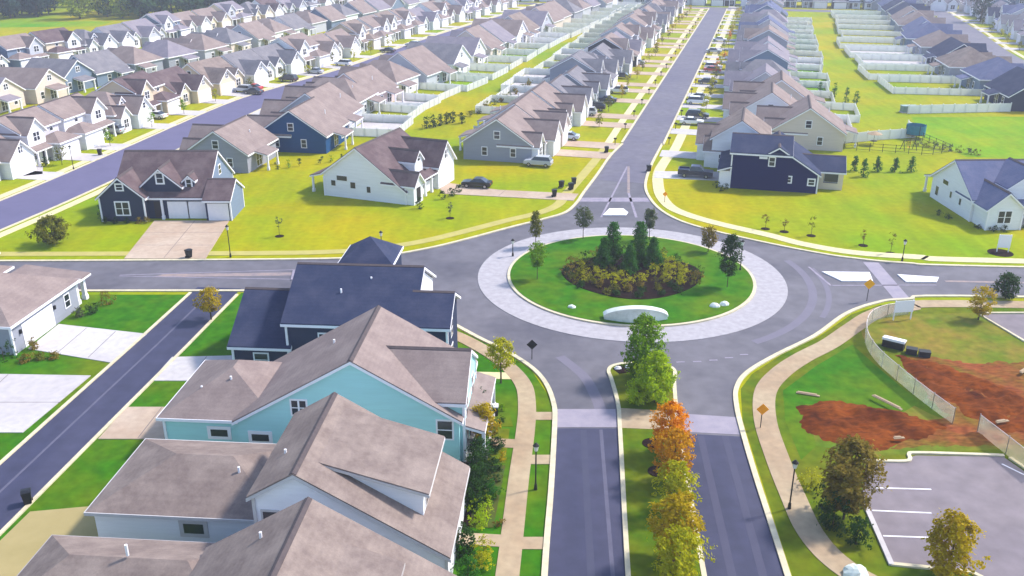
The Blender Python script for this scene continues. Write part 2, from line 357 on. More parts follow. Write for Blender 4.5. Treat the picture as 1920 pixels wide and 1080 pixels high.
flat('straw_field', [(24, 71.4), (29, 72.6), (34, 72), (35.7, 69), (42, 63), (60, 64), (60, 60), (39.5, 63.6), (29, 62.6), (24.4, 64)], M_STRAW, .010)
flat('lawn', [(82, 189.5), (130, 191), (124, 150), (78.5, 157), (77, 172)], M_GRASS_L, .006)

# construction dirt
from mathutils import noise as mn
def blob(name, pts, m, z, h=.35, seed=1, step=.3):
    """an uneven heap of soil over a ragged outline"""
    pts = smooth(pts + [pts[0]], 4)[:-1]
    x0, x1 = min(p[0] for p in pts) - .6, max(p[0] for p in pts) + .6; y0, y1 = min(p[1] for p in pts) - .6, max(p[1] for p in pts) + .6
    def sd(x, y):
        ins = False; d = 1e9; n = len(pts)
        for i in range(n):
            ax, ay = pts[i]; bx, by = pts[(i + 1) % n]
            if (ay > y) != (by > y) and x < (bx - ax) * (y - ay) / (by - ay) + ax: ins = not ins
            L = (bx - ax) ** 2 + (by - ay) ** 2; t = max(0, min(1, ((x - ax) * (bx - ax) + (y - ay) * (by - ay)) / L))
            d = min(d, math.hypot(x - ax - t * (bx - ax), y - ay - t * (by - ay)))
        return d if ins else -d
    nx, ny = int((x1 - x0) / step) + 1, int((y1 - y0) / step) + 1
    vs, ok = [], []
    for j in range(ny):
        for i in range(nx):
            x, y = x0 + i * step, y0 + j * step; v = Vector((x, y, seed * 7.))
            d = sd(x, y) + .5 * mn.noise(v * .9) + .25 * mn.noise(v * 2.3)
            hh = h * (.45 + .5 * mn.noise(v * .45) + .35 * mn.noise(v * 1.3) + .22 * mn.noise(v * 3.1))
            vs.append((x, y, z - .065 + max(0, min(1, d / 1.2)) * max(.06, hh))); ok.append(d > -.12)
    fs = [(j * nx + i, j * nx + i + 1, (j + 1) * nx + i + 1, (j + 1) * nx + i) for j in range(ny - 1) for i in range(nx - 1) if ok[j * nx + i] and ok[j * nx + i + 1] and ok[(j + 1) * nx + i] and ok[(j + 1) * nx + i + 1]]
    b = MB(); b.add(vs, fs); o = b.build(name, m, smooth=True); o['kind'] = 'structure'; return o
blob('dirt_mound', [(24.1, 70.2), (26.2, 71.2), (28.6, 71.6), (31, 70.6), (34.6, 68.9), (36.6, 67.2), (35.6, 65.8), (31, 63.8), (29.1, 62.9), (25.8, 64.2), (24.0, 66.8)], M_DIRT, .02, .55, 3)
blob('dirt_mound', [(36.8, 80.6), (38.9, 79.6), (42.0, 77.4), (45, 73), (46, 68), (41.3, 65.2), (38.6, 68.4), (37.0, 72.5), (36.6, 77)], M_DIRT, .02, .6, 5)
blob('dirt_track', [(37.4, 81), (44, 79.6), (52, 79.8), (62, 79), (62, 66), (50, 66.5), (41, 64.9), (36.8, 68), (36.2, 74)], M_DIRT_P, .03, .16, 11, .4)
blob('dirt_track', [(33.5, 68.6), (38, 69.4), (42, 66.4), (50, 67.4), (56, 66), (56, 64.4), (46, 63.8), (39, 63.2), (34, 63.2), (30.5, 62.8), (30, 64.4)], M_DIRT_P, .03, .14, 13, .35)
blob('dirt_mound', [(30, 63.6), (35, 65.2), (40, 66.4), (46, 66.8), (46, 65.4), (40, 64.6), (35, 63.4), (31, 62.7)], M_DIRT_P, .02, .3, 8)
# parking lots
flat('parking_lot', [(25.5, 56.9), (27.6, 61.6), (30.7, 61.6), (31.2, 62.3), (31.8, 62.6), (38.6, 62.4), (40.4, 56.5), (47, 50), (47, 38), (32, 45.5), (29.8, 48.6), (24.9, 49.6)], M_LOT, .02)
strip('kerb', [(24.9, 49.4), (25.6, 57.2)], .35, M_CONC, .15)
strip('kerb', smooth([(27.4, 61.8), (30.4, 61.7), (31.1, 62.0), (31.3, 62.7), (32, 62.9), (36, 62.7), (38.7, 62.5)]), .3, M_KERB, .14)
strip('kerb', [(24.9, 49.5), (29.8, 48.7), (32.4, 45.6)], .3, M_KERB, .14)
strip('kerb', [(39.0, 62.2), (40.8, 56.5), (47.2, 50)], .3, M_WALK_Y, .14)
for a, c in (((27.0, 58.2), (31.1, 58.0)), ((25.8, 55.4), (29.9, 55.1)), ((25.5, 52.5), (28.9, 52.3)), ((38.0, 61.4), (39.3, 59.4))):
    strip('parking_line', [a, c], .14, M_PAINT, .026)
flat('parking_lot', [(49.6, 90), (60, 90), (60, 70), (50.9, 83.4)], M_LOT, .02)
strip('kerb', [(60, 72), (50.9, 83.4), (49.4, 90.2), (60, 90.3)], .3, M_KERB, .14)

# ---------------------------------------------------------------- house builder
class House:
    """name/parts of one house; local axes: front towards -y"""
    def __init__(s, loc, front_deg, wall, roof, trim=None):
        s.loc = loc; s.rz = R(front_deg + 90)
        s.wm = WALLC[wall]; s.rm = ROOFC[roof]; s.tm = trim or M_WHITE
        s.wall, s.roof, s.trim = MB(), MB(), MB()
        s.parts = []           # (name, MB, material, child or None)
        s.extra = {}; s.caps = True
    def w2(s, key, m):
        if key not in s.extra: s.extra[key] = (MB(), m)
        return s.extra[key][0]
    def gable(s, x0, x1, y0, y1, h, p, ax, rp=None, zr=None, z0=0., oh=.4, rk=.35, wall=None):
        c0, c1, a, b = (y0, y1, x0, x1) if ax == 'x' else (x0, x1, y0, y1)
        if rp is None: rp = (c0 + c1) / 2
        if zr is None: zr = h + p * (rp - c0)
        e0, e1 = zr - p * (rp - c0), zr - p * (c1 - rp)
        (wall or s.wall).prism([(c0, z0), (c1, z0), (c1, e1), (rp, zr), (c0, e0)], a, b, ax)
        f0, f1 = e0 - p * oh, e1 - p * oh
        def slab(mb, d, t, g):
            cL, cR = c0 - oh - g, c1 + oh + g; zL, zR = f0 - p * g, f1 - p * g
            A, B = a - rk - g, b + rk + g
            for q in ([(cL, zL + d), (rp, zr + d), (rp, zr + d + t), (cL, zL + d + t)], [(rp, zr + d), (cR, zR + d), (cR, zR + d + t), (rp, zr + d + t)]):
                mb.prism(q, A, B, ax)
        slab(s.roof, .12, .13, 0); slab(s.trim, -.1, .235, .03)
        if s.caps:
            q = MB(); z = zr + .25; q.prism([(rp - .22, z - p * .22), (rp + .22, z - p * .22), (rp + .22, z - p * .22 + .045), (rp, z + .045), (rp - .22, z - p * .22 + .045)], a - rk + .02, b + rk - .02, ax); s.parts.append(('ridge_cap', q, CAPM, None))
        return zr
    def hip(s, x0, x1, y0, y1, h, p, hipr=1., z0=0., oh=.4, wall=None, pyramid=False):
        (wall or s.wall).box(x0, x1, y0, y1, z0, h)
        X0, X1, Y0, Y1 = x0 - oh, x1 + oh, y0 - oh, y1 + oh
        W, D = X1 - X0, Y1 - Y0
        half = min(W, D) / 2; ins = half * hipr; zt = h + .13; zr = zt + half * p
        if W >= D: r0, r1 = (X0 + ins, (Y0 + Y1) / 2, zr), (X1 - ins, (Y0 + Y1) / 2, zr)
        else: r0, r1 = ((X0 + X1) / 2, Y0 + ins, zr), ((X0 + X1) / 2, Y1 - ins, zr)
        v = [(X0, Y0, zt), (X1, Y0, zt), (X1, Y1, zt), (X0, Y1, zt), r0, r1]
        f = [(0, 1, 5, 4), (1, 2, 5), (2, 3, 4, 5), (3, 0, 4)] if W >= D else [(0, 1, 4), (1, 2, 5, 4), (2, 3, 5), (3, 0, 4, 5)]
        s.roof.add(v, f + [(3, 2, 1, 0)])
        s.trim.box(X0 - .03, X1 + .03, Y0 - .03, Y1 + .03, h - .1, zt + .015)
        return zr
    def shed(s, x0, x1, y0, y1, z_at0, z_at1, ax, rk=.2, roof=True):
        """sloping slab; cross axis runs 0->1 (ax is the axis along the eave)"""
        c0, c1, a, b = (y0, y1, x0, x1) if ax == 'x' else (x0, x1, y0, y1)
        s.roof.prism([(c0, z_at0), (c1, z_at1), (c1, z_at1 + .12), (c0, z_at0 + .12)], a - rk, b + rk, ax)
        s.trim.prism([(c0 - .03, z_at0 - .18), (c1 + .03, z_at1 - .18), (c1 + .03, z_at1 + .01), (c0 - .03, z_at0 + .01)], a - rk - .03, b + rk + .03, ax)
    def _bx(s, mb, side, pl, u0, u1, z0, z1, d0, d1):
        if side == 'f': mb.box(u0, u1, pl - d1, pl - d0, z0, z1)
        elif side == 'b': mb.box(u0, u1, pl + d0, pl + d1, z0, z1)
        elif side == 'l': mb.box(pl - d1, pl - d0, u0, u1, z0, z1)
        else: mb.box(pl + d0, pl + d1, u0, u1, z0, z1)
    def win(s, side, pl, u, z, w=.9, h=1.4, n=1, fr=.14, bars=True):
        f, p = MB(), MB()
        s._bx(f, side, pl, u - w / 2 - fr, u + w / 2 + fr, z - fr, z + h + fr, -.02, .05)
        s._bx(p, side, pl, u - w / 2, u + w / 2, z, z + h, 0, .065)
        for k in range(1, n): s._bx(f, side, pl, u - w / 2 + w * k / n - .07, u - w / 2 + w * k / n + .07, z, z + h, 0, .09)
        if bars: s._bx(f, side, pl, u - w / 2, u + w / 2, z + h * .5 - .035, z + h * .5 + .035, 0, .085)
        s.parts.append(('window', f, s.tm, ('pane', p, M_GLASS)))
    def gdoor(s, side, pl, u, w=4.9, h=2.3, m=None):
        f, p = MB(), MB()
        s._bx(f, side, pl, u - w / 2 - .18, u + w / 2 + .18, .02, h + .2, -.02, .05)
        for k in range(4): s._bx(p, side, pl, u - w / 2, u + w / 2, .03 + h * k / 4, h * (k + 1) / 4 - .02, 0, .075)
        s.parts.append(('garage_door', p, m or M_GDOOR, None)); s.parts.append(('garage_door_frame', f, s.tm, None))
    def door(s, side, pl, u, w=1., h=2.1, m=None):
        p = MB(); s._bx(p, side, pl, u - w / 2, u + w / 2, .15, h + .15, -.02, .06)
        s.parts.append(('door', p, m or M_DOORD, None))
    def column(s, x, y, h, r=.13, z0=0.):
        c = MB(); c.box(x - r, x + r, y - r, y + r, z0, h); c.box(x - r - .06, x + r + .06, y - r - .06, y + r + .06, z0, z0 + .5)
        s.parts.append(('column', c, s.tm, None))
    def part(s, name, mb, m): s.parts.append((name, mb, m, None))
    def vent(s, x, y, z):
        c = MB(); c.tube((x, y, z - .3), (x, y, z + .45), .09, .09, 8); s.parts.append(('roof_vent', c, M_WHITE, None))
    def corner(s, x, y, h, z0=0.):
        c = MB(); c.box(x - .1, x + .1, y - .1, y + .1, z0, h); s.parts.append(('corner_board', c, s.tm, None))
    def build(s, label, cat='house', group=None, name='house'):
        r = empty(name, (*s.loc, 0), s.rz, label, cat, group)
        s.wall.build('wall', s.wm, r); s.roof.build('roof', s.rm, r); s.trim.build('fascia', s.tm, r)
        for k, (mb, m) in s.extra.items(): mb.build(k, m, r)
        for n, mb, m, ch in s.parts:
            o = mb.build(n, m, r)
            if ch: ch[1].build(ch[0], ch[2], o)
        s.root = r
        return r

# ---- near houses ------------------------------------------------------------
# south-west row along the divided road (front to the east => local -y is world east; here local axes are kept as world-like by front 270-4.3)
def near(x, y, wall, roof): return House((x, y), -90 - 4.3, wall, roof)      # local x = east, local y = north (turned 4.3 deg)

# H3: slate-roofed dark house next to the roundabout
h = near(-14, 75.2, 'slate', 'slate')
h.gable(-6.4, 5.0, .3, 12.3, 5.5, .53, 'x', oh=.4)
h.gable(5.0, 8.2, .35, 7.0, 5.5, .53, 'x', oh=.4)
h.gable(-11.6, -6.4, .3, 11.5, 3.0, .56, 'x', oh=.35)
h.hip(-3.2, 1.8, 8.2, 13.2, 8.1, .72, 1., z0=3, oh=.2)
wg = MB(); wg.box(4.98, 5.06, 4, 12.3, 0, 5.5); wg.prism([(.6, 5.4), (12.0, 5.4), (6.3, 8.5)], 4.9, 5.08, 'x'); h.part('gable_panel', wg, M_WHITE)
h.win('f', .3, -2.9, 3.1, 1.0, 1.3); h.win('f', .3, 2.0, 3.1, 1.0, 1.3); h.win('f', .3, -9, 1.0, 1.2, 1.2)
h.win('r', 8.2, 3.2, 3.4, .9, 1.4); h.win('r', 8.2, 3.2, .8, .9, 1.5)
for x, y, t in ((-6.4, .3, 5.3), (8.2, .35, 5.3), (-11.6, .3, 2.9)): h.corner(x, y, t)
h.gdoor('l', -11.6, 5.5, 4.9)
h.vent(-1.9, 3.2, 7.2); h.vent(.6, 4.8, 7.8)
h.build('dark slate house with navy roof nearest the roundabout on the left', group='houses on the divided road')

# H2: teal house
h = near(-12, 61.6, 'teal', 'mauve')
h.gable(-9.3, 8.0, .2, 9.8, 0, .585, 'y', rp=0, zr=8.7, oh=.3)
h.gable(.6, 8.3, .75, 8.4, 5.3, .62, 'x', oh=.3, rk=.2)
h.hip(-15.4, -6.5, .65, 9.9, 3.0, .5, .9, oh=.4)
h.win('f', .65, -11.2 + .15, 1.5, 1.35, .6, 1, .28, False); h.win('f', .2, -7.6, 1.5, 1.35, .6, 1, .28, False); h.win('f', .2, -4.3, 4.0, 1.1, 1.2, 2)
h.win('f', .2, 6.9, 2.4, 1.1, 1.5)
h.corner(8.3, .75, 5.1); h.corner(-15.4, .65, 2.9); h.corner(8.3, 8.4, 5.1)
h.win('r', 8.3, 2.4, 3.3, .9, 1.4); h.win('r', 8.3, 6.2, 3.3, .9, 1.4); h.win('r', 8.3, 2.4, .7, .9, 1.5)
h.shed(8.3, 9.9, .9, 9.4, 3.2, 2.7, 'y'); [h.column(9.75, y, 2.55) for y in (1.1, 3.8, 6.5, 9.2)]
pf = MB(); pf.box(8.3, 10, .9, 9.5, 0, .35); h.part('porch_floor', pf, M_CONC)
h.door('r', 8.3, 4.6)
h.gdoor('l', -15.4, 5, 4.9)
h.vent(-2.9, 6.2, 7.1); h.vent(-10.8, 3.6, 4.8); h.vent(-13, 2.9, 4.2)
h.build('teal sided house with mauve roof and broad south gable beside the divided road', group='houses on the divided road')

# H1: white house with long shed dormer
h = near(-13, 46.9, 'lilac', 'taupe')
h.wm = WALLC['white']; h.tm = mat('trim_soft', (.52, .50, .50), (.47, .45, .455), 2)
h.gable(-2.7, 9.0, .1, 9.4, 0, .6, 'y', rp=0, zr=8.7, oh=.3)
dm = h.w2('dormer_wall', WALLC['white'])
dm.prism([(.4, 7.2), (7.3, 3.4), (7.3, 6.25), (.4, 8.3)], 2.2, 8.4, 'y')
h.shed(.15, 7.75, 2.1, 8.5, 8.5, 6.3, 'y', rk=.2)
h.win('r', 7.3, 3.6, 4.75, 1.0, 1.0); h.win('r', 7.3, 5.4, 4.75, 1.0, 1.0); h.win('r', 7.3, 7.1, 4.75, 1.0, 1.0)
h.win('f', .1, -1.75, 4.6, .9, 1.3, 1)
h.hip(-15.0, -2.6, 3.2, 11.6, 3.0, .40, 1.0, oh=.4)
h.win('f', 3.2, -8.3, 1.6, 1.35, .75, 1, .3, False)
h.corner(-2.7, .1, 6.9); h.corner(9, .1, 3.2)
for z in (0.8,): h.win('f', .1, 5.6, z, .9, 1.3)
h.column(8.85, 9.3, 2.9); h.door('r', 9.0, 4.6); h.gdoor('l', -15, 8.4, 4.9)
h.vent(-6.0, 6.2, 4.45); h.vent(-3.9, 4.5, 3.75); h.vent(-1.6, 3.4, 7.8)
h.build('white house with long shed dormer and taupe roof, second from the photo bottom edge', group='houses on the divided road')

# H0: house at the photo's bottom edge
h = near(-12.6, 31.6, 'lightgrey', 'taupe')
h.tm = mat('trim_greige', (.34, .31, .31), (.3, .275, .275), 2)
h.gable(-6.2, 8.2, 1.5, 12.6, 0, .6, 'y', rp=0, zr=8.55, oh=.3)
dm = h.w2('dormer_wall', WALLC['lightgrey']); dm.prism([(.6, 6.6), (5.4, 4.4), (5.4, 6.0), (.6, 7.6)], 4.0, 10.6, 'y')
h.shed(.4, 5.8, 3.9, 10.7, 7.85, 6.05, 'y', rk=.28)
h.win('r', 5.4, 7, 5, .9, .8)
h.hip(-17.4, -3.6, 7.6, 15.2, 3.0, .48, .9, oh=.4)
h.vent(-10.5, 11.4, 5.6); h.vent(-2.2, 10.8, 7.4); h.corner(8.2, 12.6, 3.4)
h.door('r', 8.2, 9.6, 1.4, 2.3, mat('door_orange', (.45, .14, .03), rough=.5))
pf = MB(); pf.box(8.3, 9.9, 6.9, 12.3, 0, .35); h.part('porch_floor', pf, M_CONC_T)
[h.column(9.6, y, 2.7) for y in (7.4, 11.9)]
h.shed(8.2, 10.0, 7.0, 12.4, 3.1, 2.75, 'y')
h.gdoor('l', -17.4, 11.4, 4.9)
h.build('grey house with taupe hip roofed garage at the photo bottom edge, left of centre', group='houses on the divided road')

# HL: grey hip-roofed house beyond the side street
h = House((-53.0, 88.9), -6, 'grey', 'mauve')      # local x = north, front = east
h.hip(-8.0, 3.6, -6.0, 8.0, 3.0, .5, 1.0)
h.hip(-2, 6.0, 3.0, 12, 3.2, .5, 1.0)
h.hip(-1.0, 5.6, 4.0, 11, 5.0, .5, 1.0)
h.gdoor('f', -6.0, -3.7, 4.9, 2.25)
h.column(4.4, -5.4, 2.8, .2); h.column(5.9, -5.4, 2.8, .2)
h.shed(3.6, 6.2, -6.2, 1.2, 2.85, 3.5, 'x')
h.corner(-8, -6, 2.9); h.win('l', -8, -2, 1, .9, 1.4); h.win('f', -6.0, 1.6, 1.0, .8, 1.3)
for x, c in ((-6.7, 'l'), (-.8, 'r')):
    q = MB(); q.box(x - .1, x + .1, -6.2, -6.0, 1.7, 2.1); h.part('wall_lamp', q, M_BLACK)
h.build('grey hip roofed house with wide white garage door beside the left side street', group='houses by the side street')

# HD: dark navy-grey house on the west street
h = House((-47.6, 121.5), -90, 'slate', 'brown')    # local x = east, y = north, front = south
h.gable(-7.0, 5.6, 1.2, 13.8, 3.2, .74, 'x', rk=.3)
h.gable(-8.6, -2.6, -.1, 8.0, 3.5, .86, 'y', rk=.3)
h.gable(-3.2, 2.0, 1.6, 8.0, 4.6, .86, 'y', z0=3.0, rk=.3)
h.gable(5.6, 9.0, .3, 6.6, 3.0, .6, 'x', rk=.25)
h.gable(2.35, 3.75, 2.3, 6.4, 5.1, .9, 'y', z0=3.4, oh=.22, rk=.2)
es = h.w2('sun_tinted_side_wall', WALLC['bluegrey'])  # paler east walls: sunlight on that side put into the siding colour
es.prism([(1.25, 0), (13.75, 0), (13.75, 3.2), (7.5, 7.8), (1.25, 3.2)], 5.5, 5.66, 'x')
es.prism([(.35, 0), (6.55, 0), (6.55, 3.0), (3.45, 4.85), (.35, 3.0)], 8.9, 9.06, 'x')
h.win('f', -.1, -5.6, 1.0, 1.7, 1.7, 2, .2); h.win('f', -.1, -5.6, 4.5, .8, .7, 1, .2)
h.win('f', 1.6, -.6, 5.0, .8, 1.3, 1, .22); h.win('f', 2.3, 3.05, 4.15, .6, 1.1, 1, .22)
h.win('r', 5.66, 8.0, 4.6, .9, 1.2)
h.gdoor('f', 1.2, 1.55, 2.55, 2.25); h.gdoor('f', 1.2, 4.25, 2.55, 2.25); h.gdoor('f', .3, 7.3, 2.5, 2.25)
h.door('f', 1.2, -1.2, 1.1, 2.3); h.column(-.55, .9, 2.8)
for x, y, t in ((-8.6, -.1, 3.3), (-2.6, -.1, 3.3), (5.55, 1.15, 3.1), (9.0, .3, 2.9), (9.0, 6.6, 2.9), (5.6, 13.8, 3.1)): h.corner(x, y, t)
h.build('dark navy grey house with three white garage doors and brown roof on the west street', group='houses by the west street')

# HW: white corner house (row west of the north road, first)
h = House((-18.6, 136.3), -21, 'white', 'brown')   # local x = north-ish, front = east
h.gable(-5.6, 8.0, -5.6, 7.9, 3.0, .72, 'x', rp=2.2, zr=7.6, oh=.35)
h.gable(3.4, 9.2, -6.6, 2.0, 3.7, 1.05, 'y')
h.gable(-.4, 2.2, -4.6, .5, 5.0, 1.0, 'y', z0=3.2, oh=.25, rk=.25)
h.gable(-5.5, -2.6, -6.9, -2, 2.9, 1.05, 'y', oh=.25)
h.gdoor('f', -6.6, 6.3, 3.6, 2.3); h.win('f', -6.6, 6.3, 4.3, .9, 1.2, 2); h.win('f', -4.6, .9, 4.9, .7, .9)
h.door('f', -6.9, -4.0, 1.2, 2.2)
h.shed(-2.6, 3.4, -6.6, -5.5, 2.7, 3.3, 'x', rk=0); h.column(-.6, -6.3, 2.6); h.column(1.6, -6.3, 2.6)
h.win('f', -5.6, .5, .9, .8, 1.4)
for u, z, w, hh in ((4.8, 2.6, 1.7, .7), (6.3, 1.7, .7, .8), (3.0, 1.6, .8, .9), (.4, 1.2, .6, .9)):
    h.win('l', -5.6, u, z, w, hh, 1, .04, False)
h.shed(-4.6, 2.0, 7.9, 10.9, 3.3, 2.5, 'x', rk=.15); h.column(-4.4, 10.6, 2.4); h.column(1.8, 10.6, 2.4)
h.corner(-5.6, -5.6, 2.4); h.corner(-5.6, 7.9, 3)
h.build('white house with brown roof and bluish side gable left of the long road', group='houses west of the long road')

# F1: navy house
h = House((41.2, 141.6), 165.5, 'navy', 'slate')    # local x = south-ish, front = west
h.gable(-5.4, 5.6, -6.6, 1.9, 5.4, .42, 'y', rp=1.2, zr=7.4, oh=.3)
h.gable(-5.5, 5.5, -1.0, 6.2, 0, .62, 'x', rp=.2, zr=6.6, oh=.4, rk=.3)
h.gable(-3.6, 2.6, 4.0, 10.0, 2.8, .5, 'y', oh=.35)
h.win('r', 5.6, -.7, 3.9, .75, 1.2, 1, .16); h.win('r', 5.5, .9, 3.4, .8, 1.5, 1, .2); h.win('r', 5.5, 1.9, 1.5, .8, .8, 1, .2); h.win('r', 5.5, 5.3, 1.3, .8, .8, 1, .2)
q = MB(); q.box(5.6, 5.85, -2.6, -1.4, 4.9, 5.2); h.part('vent_hood', q, M_WHITE)
wp = h.w2('porch_wall', M_WHITE)
wp.box(2.5, 5.45, -8.3, -6.65, 0, 2.6)
h.shed(-5.5, 5.6, -8.6, -6.5, 2.7, 3.4, 'x', rk=.2); h.column(-5.2, -8.3, 2.6); h.column(-1.4, -8.3, 2.6)
wr = h.w2('patio_wall', WALLC['cream']); wr.box(2.55, 2.68, 6.3, 10.05, 0, 1.0); wr.box(2.55, 2.68, 9.3, 10.05, 1.0, 2.75); wr.box(2.55, 2.68, 6.3, 7.2, 1.0, 2.75)
h.win('r', 2.68, 8.3, 1.2, 2.0, 1.4, 1, .04, False)
h.corner(5.6, -6.6, 5.2); h.gdoor('f', -6.6, -2.6, 4.9); h.corner(5.5, 6.2, 2.8)
h.build('dark navy house with slate roof on the corner north east of the roundabout', group='houses east of the long road')

# BR: white house at the right edge
h = House((70.2, 126.2), -88, 'white', 'blue')      # local x = east, front = south
h.gable(-7.6, 9.5, -4.6, 7.4, 3.2, .62, 'x', rk=.35)
h.gable(-7.3, -2.6, -8.3, 0, 3.0, .85, 'y', rk=.3)
h.gable(-3.4, 2.8, -5.4, 1, 5.0, .72, 'y', z0=3.0, rk=.25)
h.win('f', -8.3, -5.0, 1.0, 1.7, 1.6, 2, .16); h.win('f', -5.4, -.3, 5.4, .6, 1.0, 1, .12)
h.shed(-2.6, 8, -7.2, -4.6, 2.9, 3.4, 'x', rk=.2)
for x in (-2.2, .4, 3.0, 5.6, 7.8): h.column(x, -7.0, 2.8)
h.win('f', -4.6, .2, .8, 1.0, 1.7); h.door('f', -4.6, -1.4); h.win('f', -4.6, 3.4, .8, 1.6, 1.7, 2)
for u, z, w, hh in ((3.4, 3.0, 1.5, .6), (1.4, 1.6, .5, .9), (-1.4, 1.4, .5, .9), (5.5, .8, .8, 1.3)): h.win('l', -7.6, u, z, w, hh, 1, .05, False)
q = MB(); q.box(-2.6, 8.4, -7.4, -4.6, 0, .4); h.part('porch_floor', q, M_CONC)
h.shed(-7.4, -1.6, 7.4, 10.2, 3.2, 2.5, 'x', rk=.15); h.column(-7.2, 10, 2.4); h.column(-1.9, 10, 2.4)
h.corner(-7.6, -4.6, 3.0); h.corner(-7.3, -8.3, 2.8); h.corner(-2.6, -8.3, 2.8)
h.build('white house with blue grey roof and front porch behind the small white yard sign', group='houses east of the roundabout')

# ---------------------------------------------------------------- generic houses
def generic(loc, fdeg, wall, roof, kind, W, D, detail, r, mirror=1, gable_c=None, eave=3.2):
    h = House(loc, fdeg, wall, roof); h.caps = detail > 1
    m = mirror
    gm = WALLC[gable_c] if gable_c else None
    def X(a, b): return (a, b) if m > 0 else (-b, -a)
    w2, d2 = W / 2, D / 2
    fw = h.w2('front_gable_wall', gm) if gm else None
    if kind == 0:
        zr = h.gable(-w2, w2, -d2 + 2.6, d2, eave, .66, 'x')
        x0, x1 = X(-w2 + .12, -w2 + 5.9); h.gable(x0, x1, -d2, 1, 3.1, .85, 'y', wall=fw); gx = (x0 + x1) / 2
        h.gdoor('f', -d2, gx, 4.7)
        h.win('f', -d2, gx, 3.7, .9, 1.0, 2)
        x0, x1 = X(w2 - 3.9, w2 - .3); h.gable(x0, x1, -d2 + 1.5, 1, 3.0, .95, 'y', wall=fw)
        h.win('f', -d2 + 1.5, (x0 + x1) / 2, .9, 1.5, 1.5, 2)
        if detail > 0: h.win('f', -d2 + 1.5, (x0 + x1) / 2, 3.5, .6, .8)
    elif kind == 1:
        zr = h.gable(-w2, w2, -d2 + 3.6, d2 - 1, 5.5, .55, 'x')
        x0, x1 = X(w2 - 4.7, w2 - .2); h.gable(x0, x1, -d2 + 2.4, 1, 5.4, .95, 'y', wall=fw); cx = (x0 + x1) / 2
        h.win('f', -d2 + 2.4, cx, 3.9, 1.5, 1.4, 2)
        g0, g1 = X(-w2 + .12, -w2 + 5.6); h.hip(g0, g1, -d2, -d2 + 4.5, 2.9, .5, 1.); h.gdoor('f', -d2, (g0 + g1) / 2, 4.6)
        h.win('f', -d2 + 3.6, (g0 + g1) / 2 + .8, 4.3, .8, 1.1)
        a0, a1 = X(-w2 + 5.7, w2); h.shed(a0, a1, -d2 + .9, -d2 + 2.5, 2.6, 3.1, 'x', rk=.1)
        for q in range(3): h.column(a0 + .2 + (a1 - a0 - .4) * q / 2, -d2 + 1.1, 2.5)
        h.door('f', -d2 + 2.4, cx - m * 1.2); h.win('f', -d2 + 2.4, cx + m * .8, .9, 1.2, 1.5, 2)
    elif kind == 2:
        zr = h.gable(-w2, w2, -d2 + 1.6, d2, 3.5, .62, 'y', wall=fw)
        h.win('f', -d2 + 1.6, 0, 4.3, 1.4, 1.2, 2)
        x0, x1 = X(-w2 + .12, -w2 + 5.3); h.gable(x0, x1, -d2 - .6, 0, 2.9, .75, 'y'); h.gdoor('f', -d2 - .6, (x0 + x1) / 2, 4.4)
        a0, a1 = X(-w2 + 5.4, w2); h.shed(a0, a1, -d2 - .3, -d2 + 1.6, 2.6, 3.2, 'x', rk=.1)
        for q in range(3): h.column(a0 + .2 + (a1 - a0 - .4) * q / 2, -d2 - .1, 2.5)
        h.door('f', -d2 + 1.6, a0 + 1)
    else:
        zr = h.hip(-w2, w2, -d2 + 2.2, d2, 3.4, .62, .8)
        x0, x1 = X(-w2 + .12, -w2 + 5.6); h.gable(x0, x1, -d2, 1, 3.1, .95, 'y', wall=fw); h.gdoor('f', -d2, (x0 + x1) / 2, 4.6); h.win('f', -d2, (x0 + x1) / 2, 3.6, .8, 1.0)
        x0, x1 = X(w2 - 3.6, w2 - .3); h.gable(x0, x1, -d2 + 1.0, 1, 3.1, 1.0, 'y', wall=fw); h.win('f', -d2 + 1.0, (x0 + x1) / 2, .9, 1.4, 1.5, 2)
        x0, x1 = X(-.9, 1.2); h.gable(x0, x1, -d2 + 3.2, 1.5, 5.0, 1.0, 'y', z0=3.2, oh=.25, rk=.2); h.win('f', -d2 + 3.2, (x0 + x1) / 2, 4.3, .7, .8)
    if kind in (0, 3):
        a = -w2 + 6 if m > 0 else -w2 + 4
        e = w2 - 4 if m > 0 else w2 - 6
        if e - a > .8:
            h.shed(a, e, -d2 + 1.0, -d2 + 2.7, 2.6, 3.1, 'x', rk=.05); h.column(a + .2, -d2 + 1.2, 2.5); h.column(e - .2, -d2 + 1.2, 2.5)
            h.door('f', -d2 + (2.6 if kind == 0 else 2.2), (a + e) / 2)
    yb = d2 - 1 if kind == 1 else d2
    # rear patio cover and windows
    if detail > 0:
        px = r.uniform(-w2 + 2.4, w2 - 2.4)
        h.shed(px - 2.1, px + 2.1, yb, yb + 2.6, 3.2, 2.5, 'x', rk=.15); h.column(px - 1.9, yb + 2.4, 2.4); h.column(px + 1.9, yb + 2.4, 2.4)
        h.win('b', yb, px, .3, 1.8, 2.0, 2, .1)
        h.win('b', yb, px + (3.6 if px < 0 else -3.6), .9, 1.0, 1.4)
        for sd_, pl in (('l', -w2), ('r', w2)):
            for u in ((-1.5, 3.5) if detail > 1 else (1.5,)):
                h.win(sd_, pl, u, 1.0, .8, 1.3)
            if kind in (0,): h.win(sd_, pl, 1.3, 3.9, .9, 1.2)
            if kind == 1: h.win(sd_, pl, 2.2, 3.9, .9, 1.2)
        if kind == 2: h.win('b', d2, 0, 4.4, 1.2, 1.1, 2)
    if detail > 1:
        h.vent(r.uniform(-2, 2), d2 - 2.5, zr - 1.6)
    return h

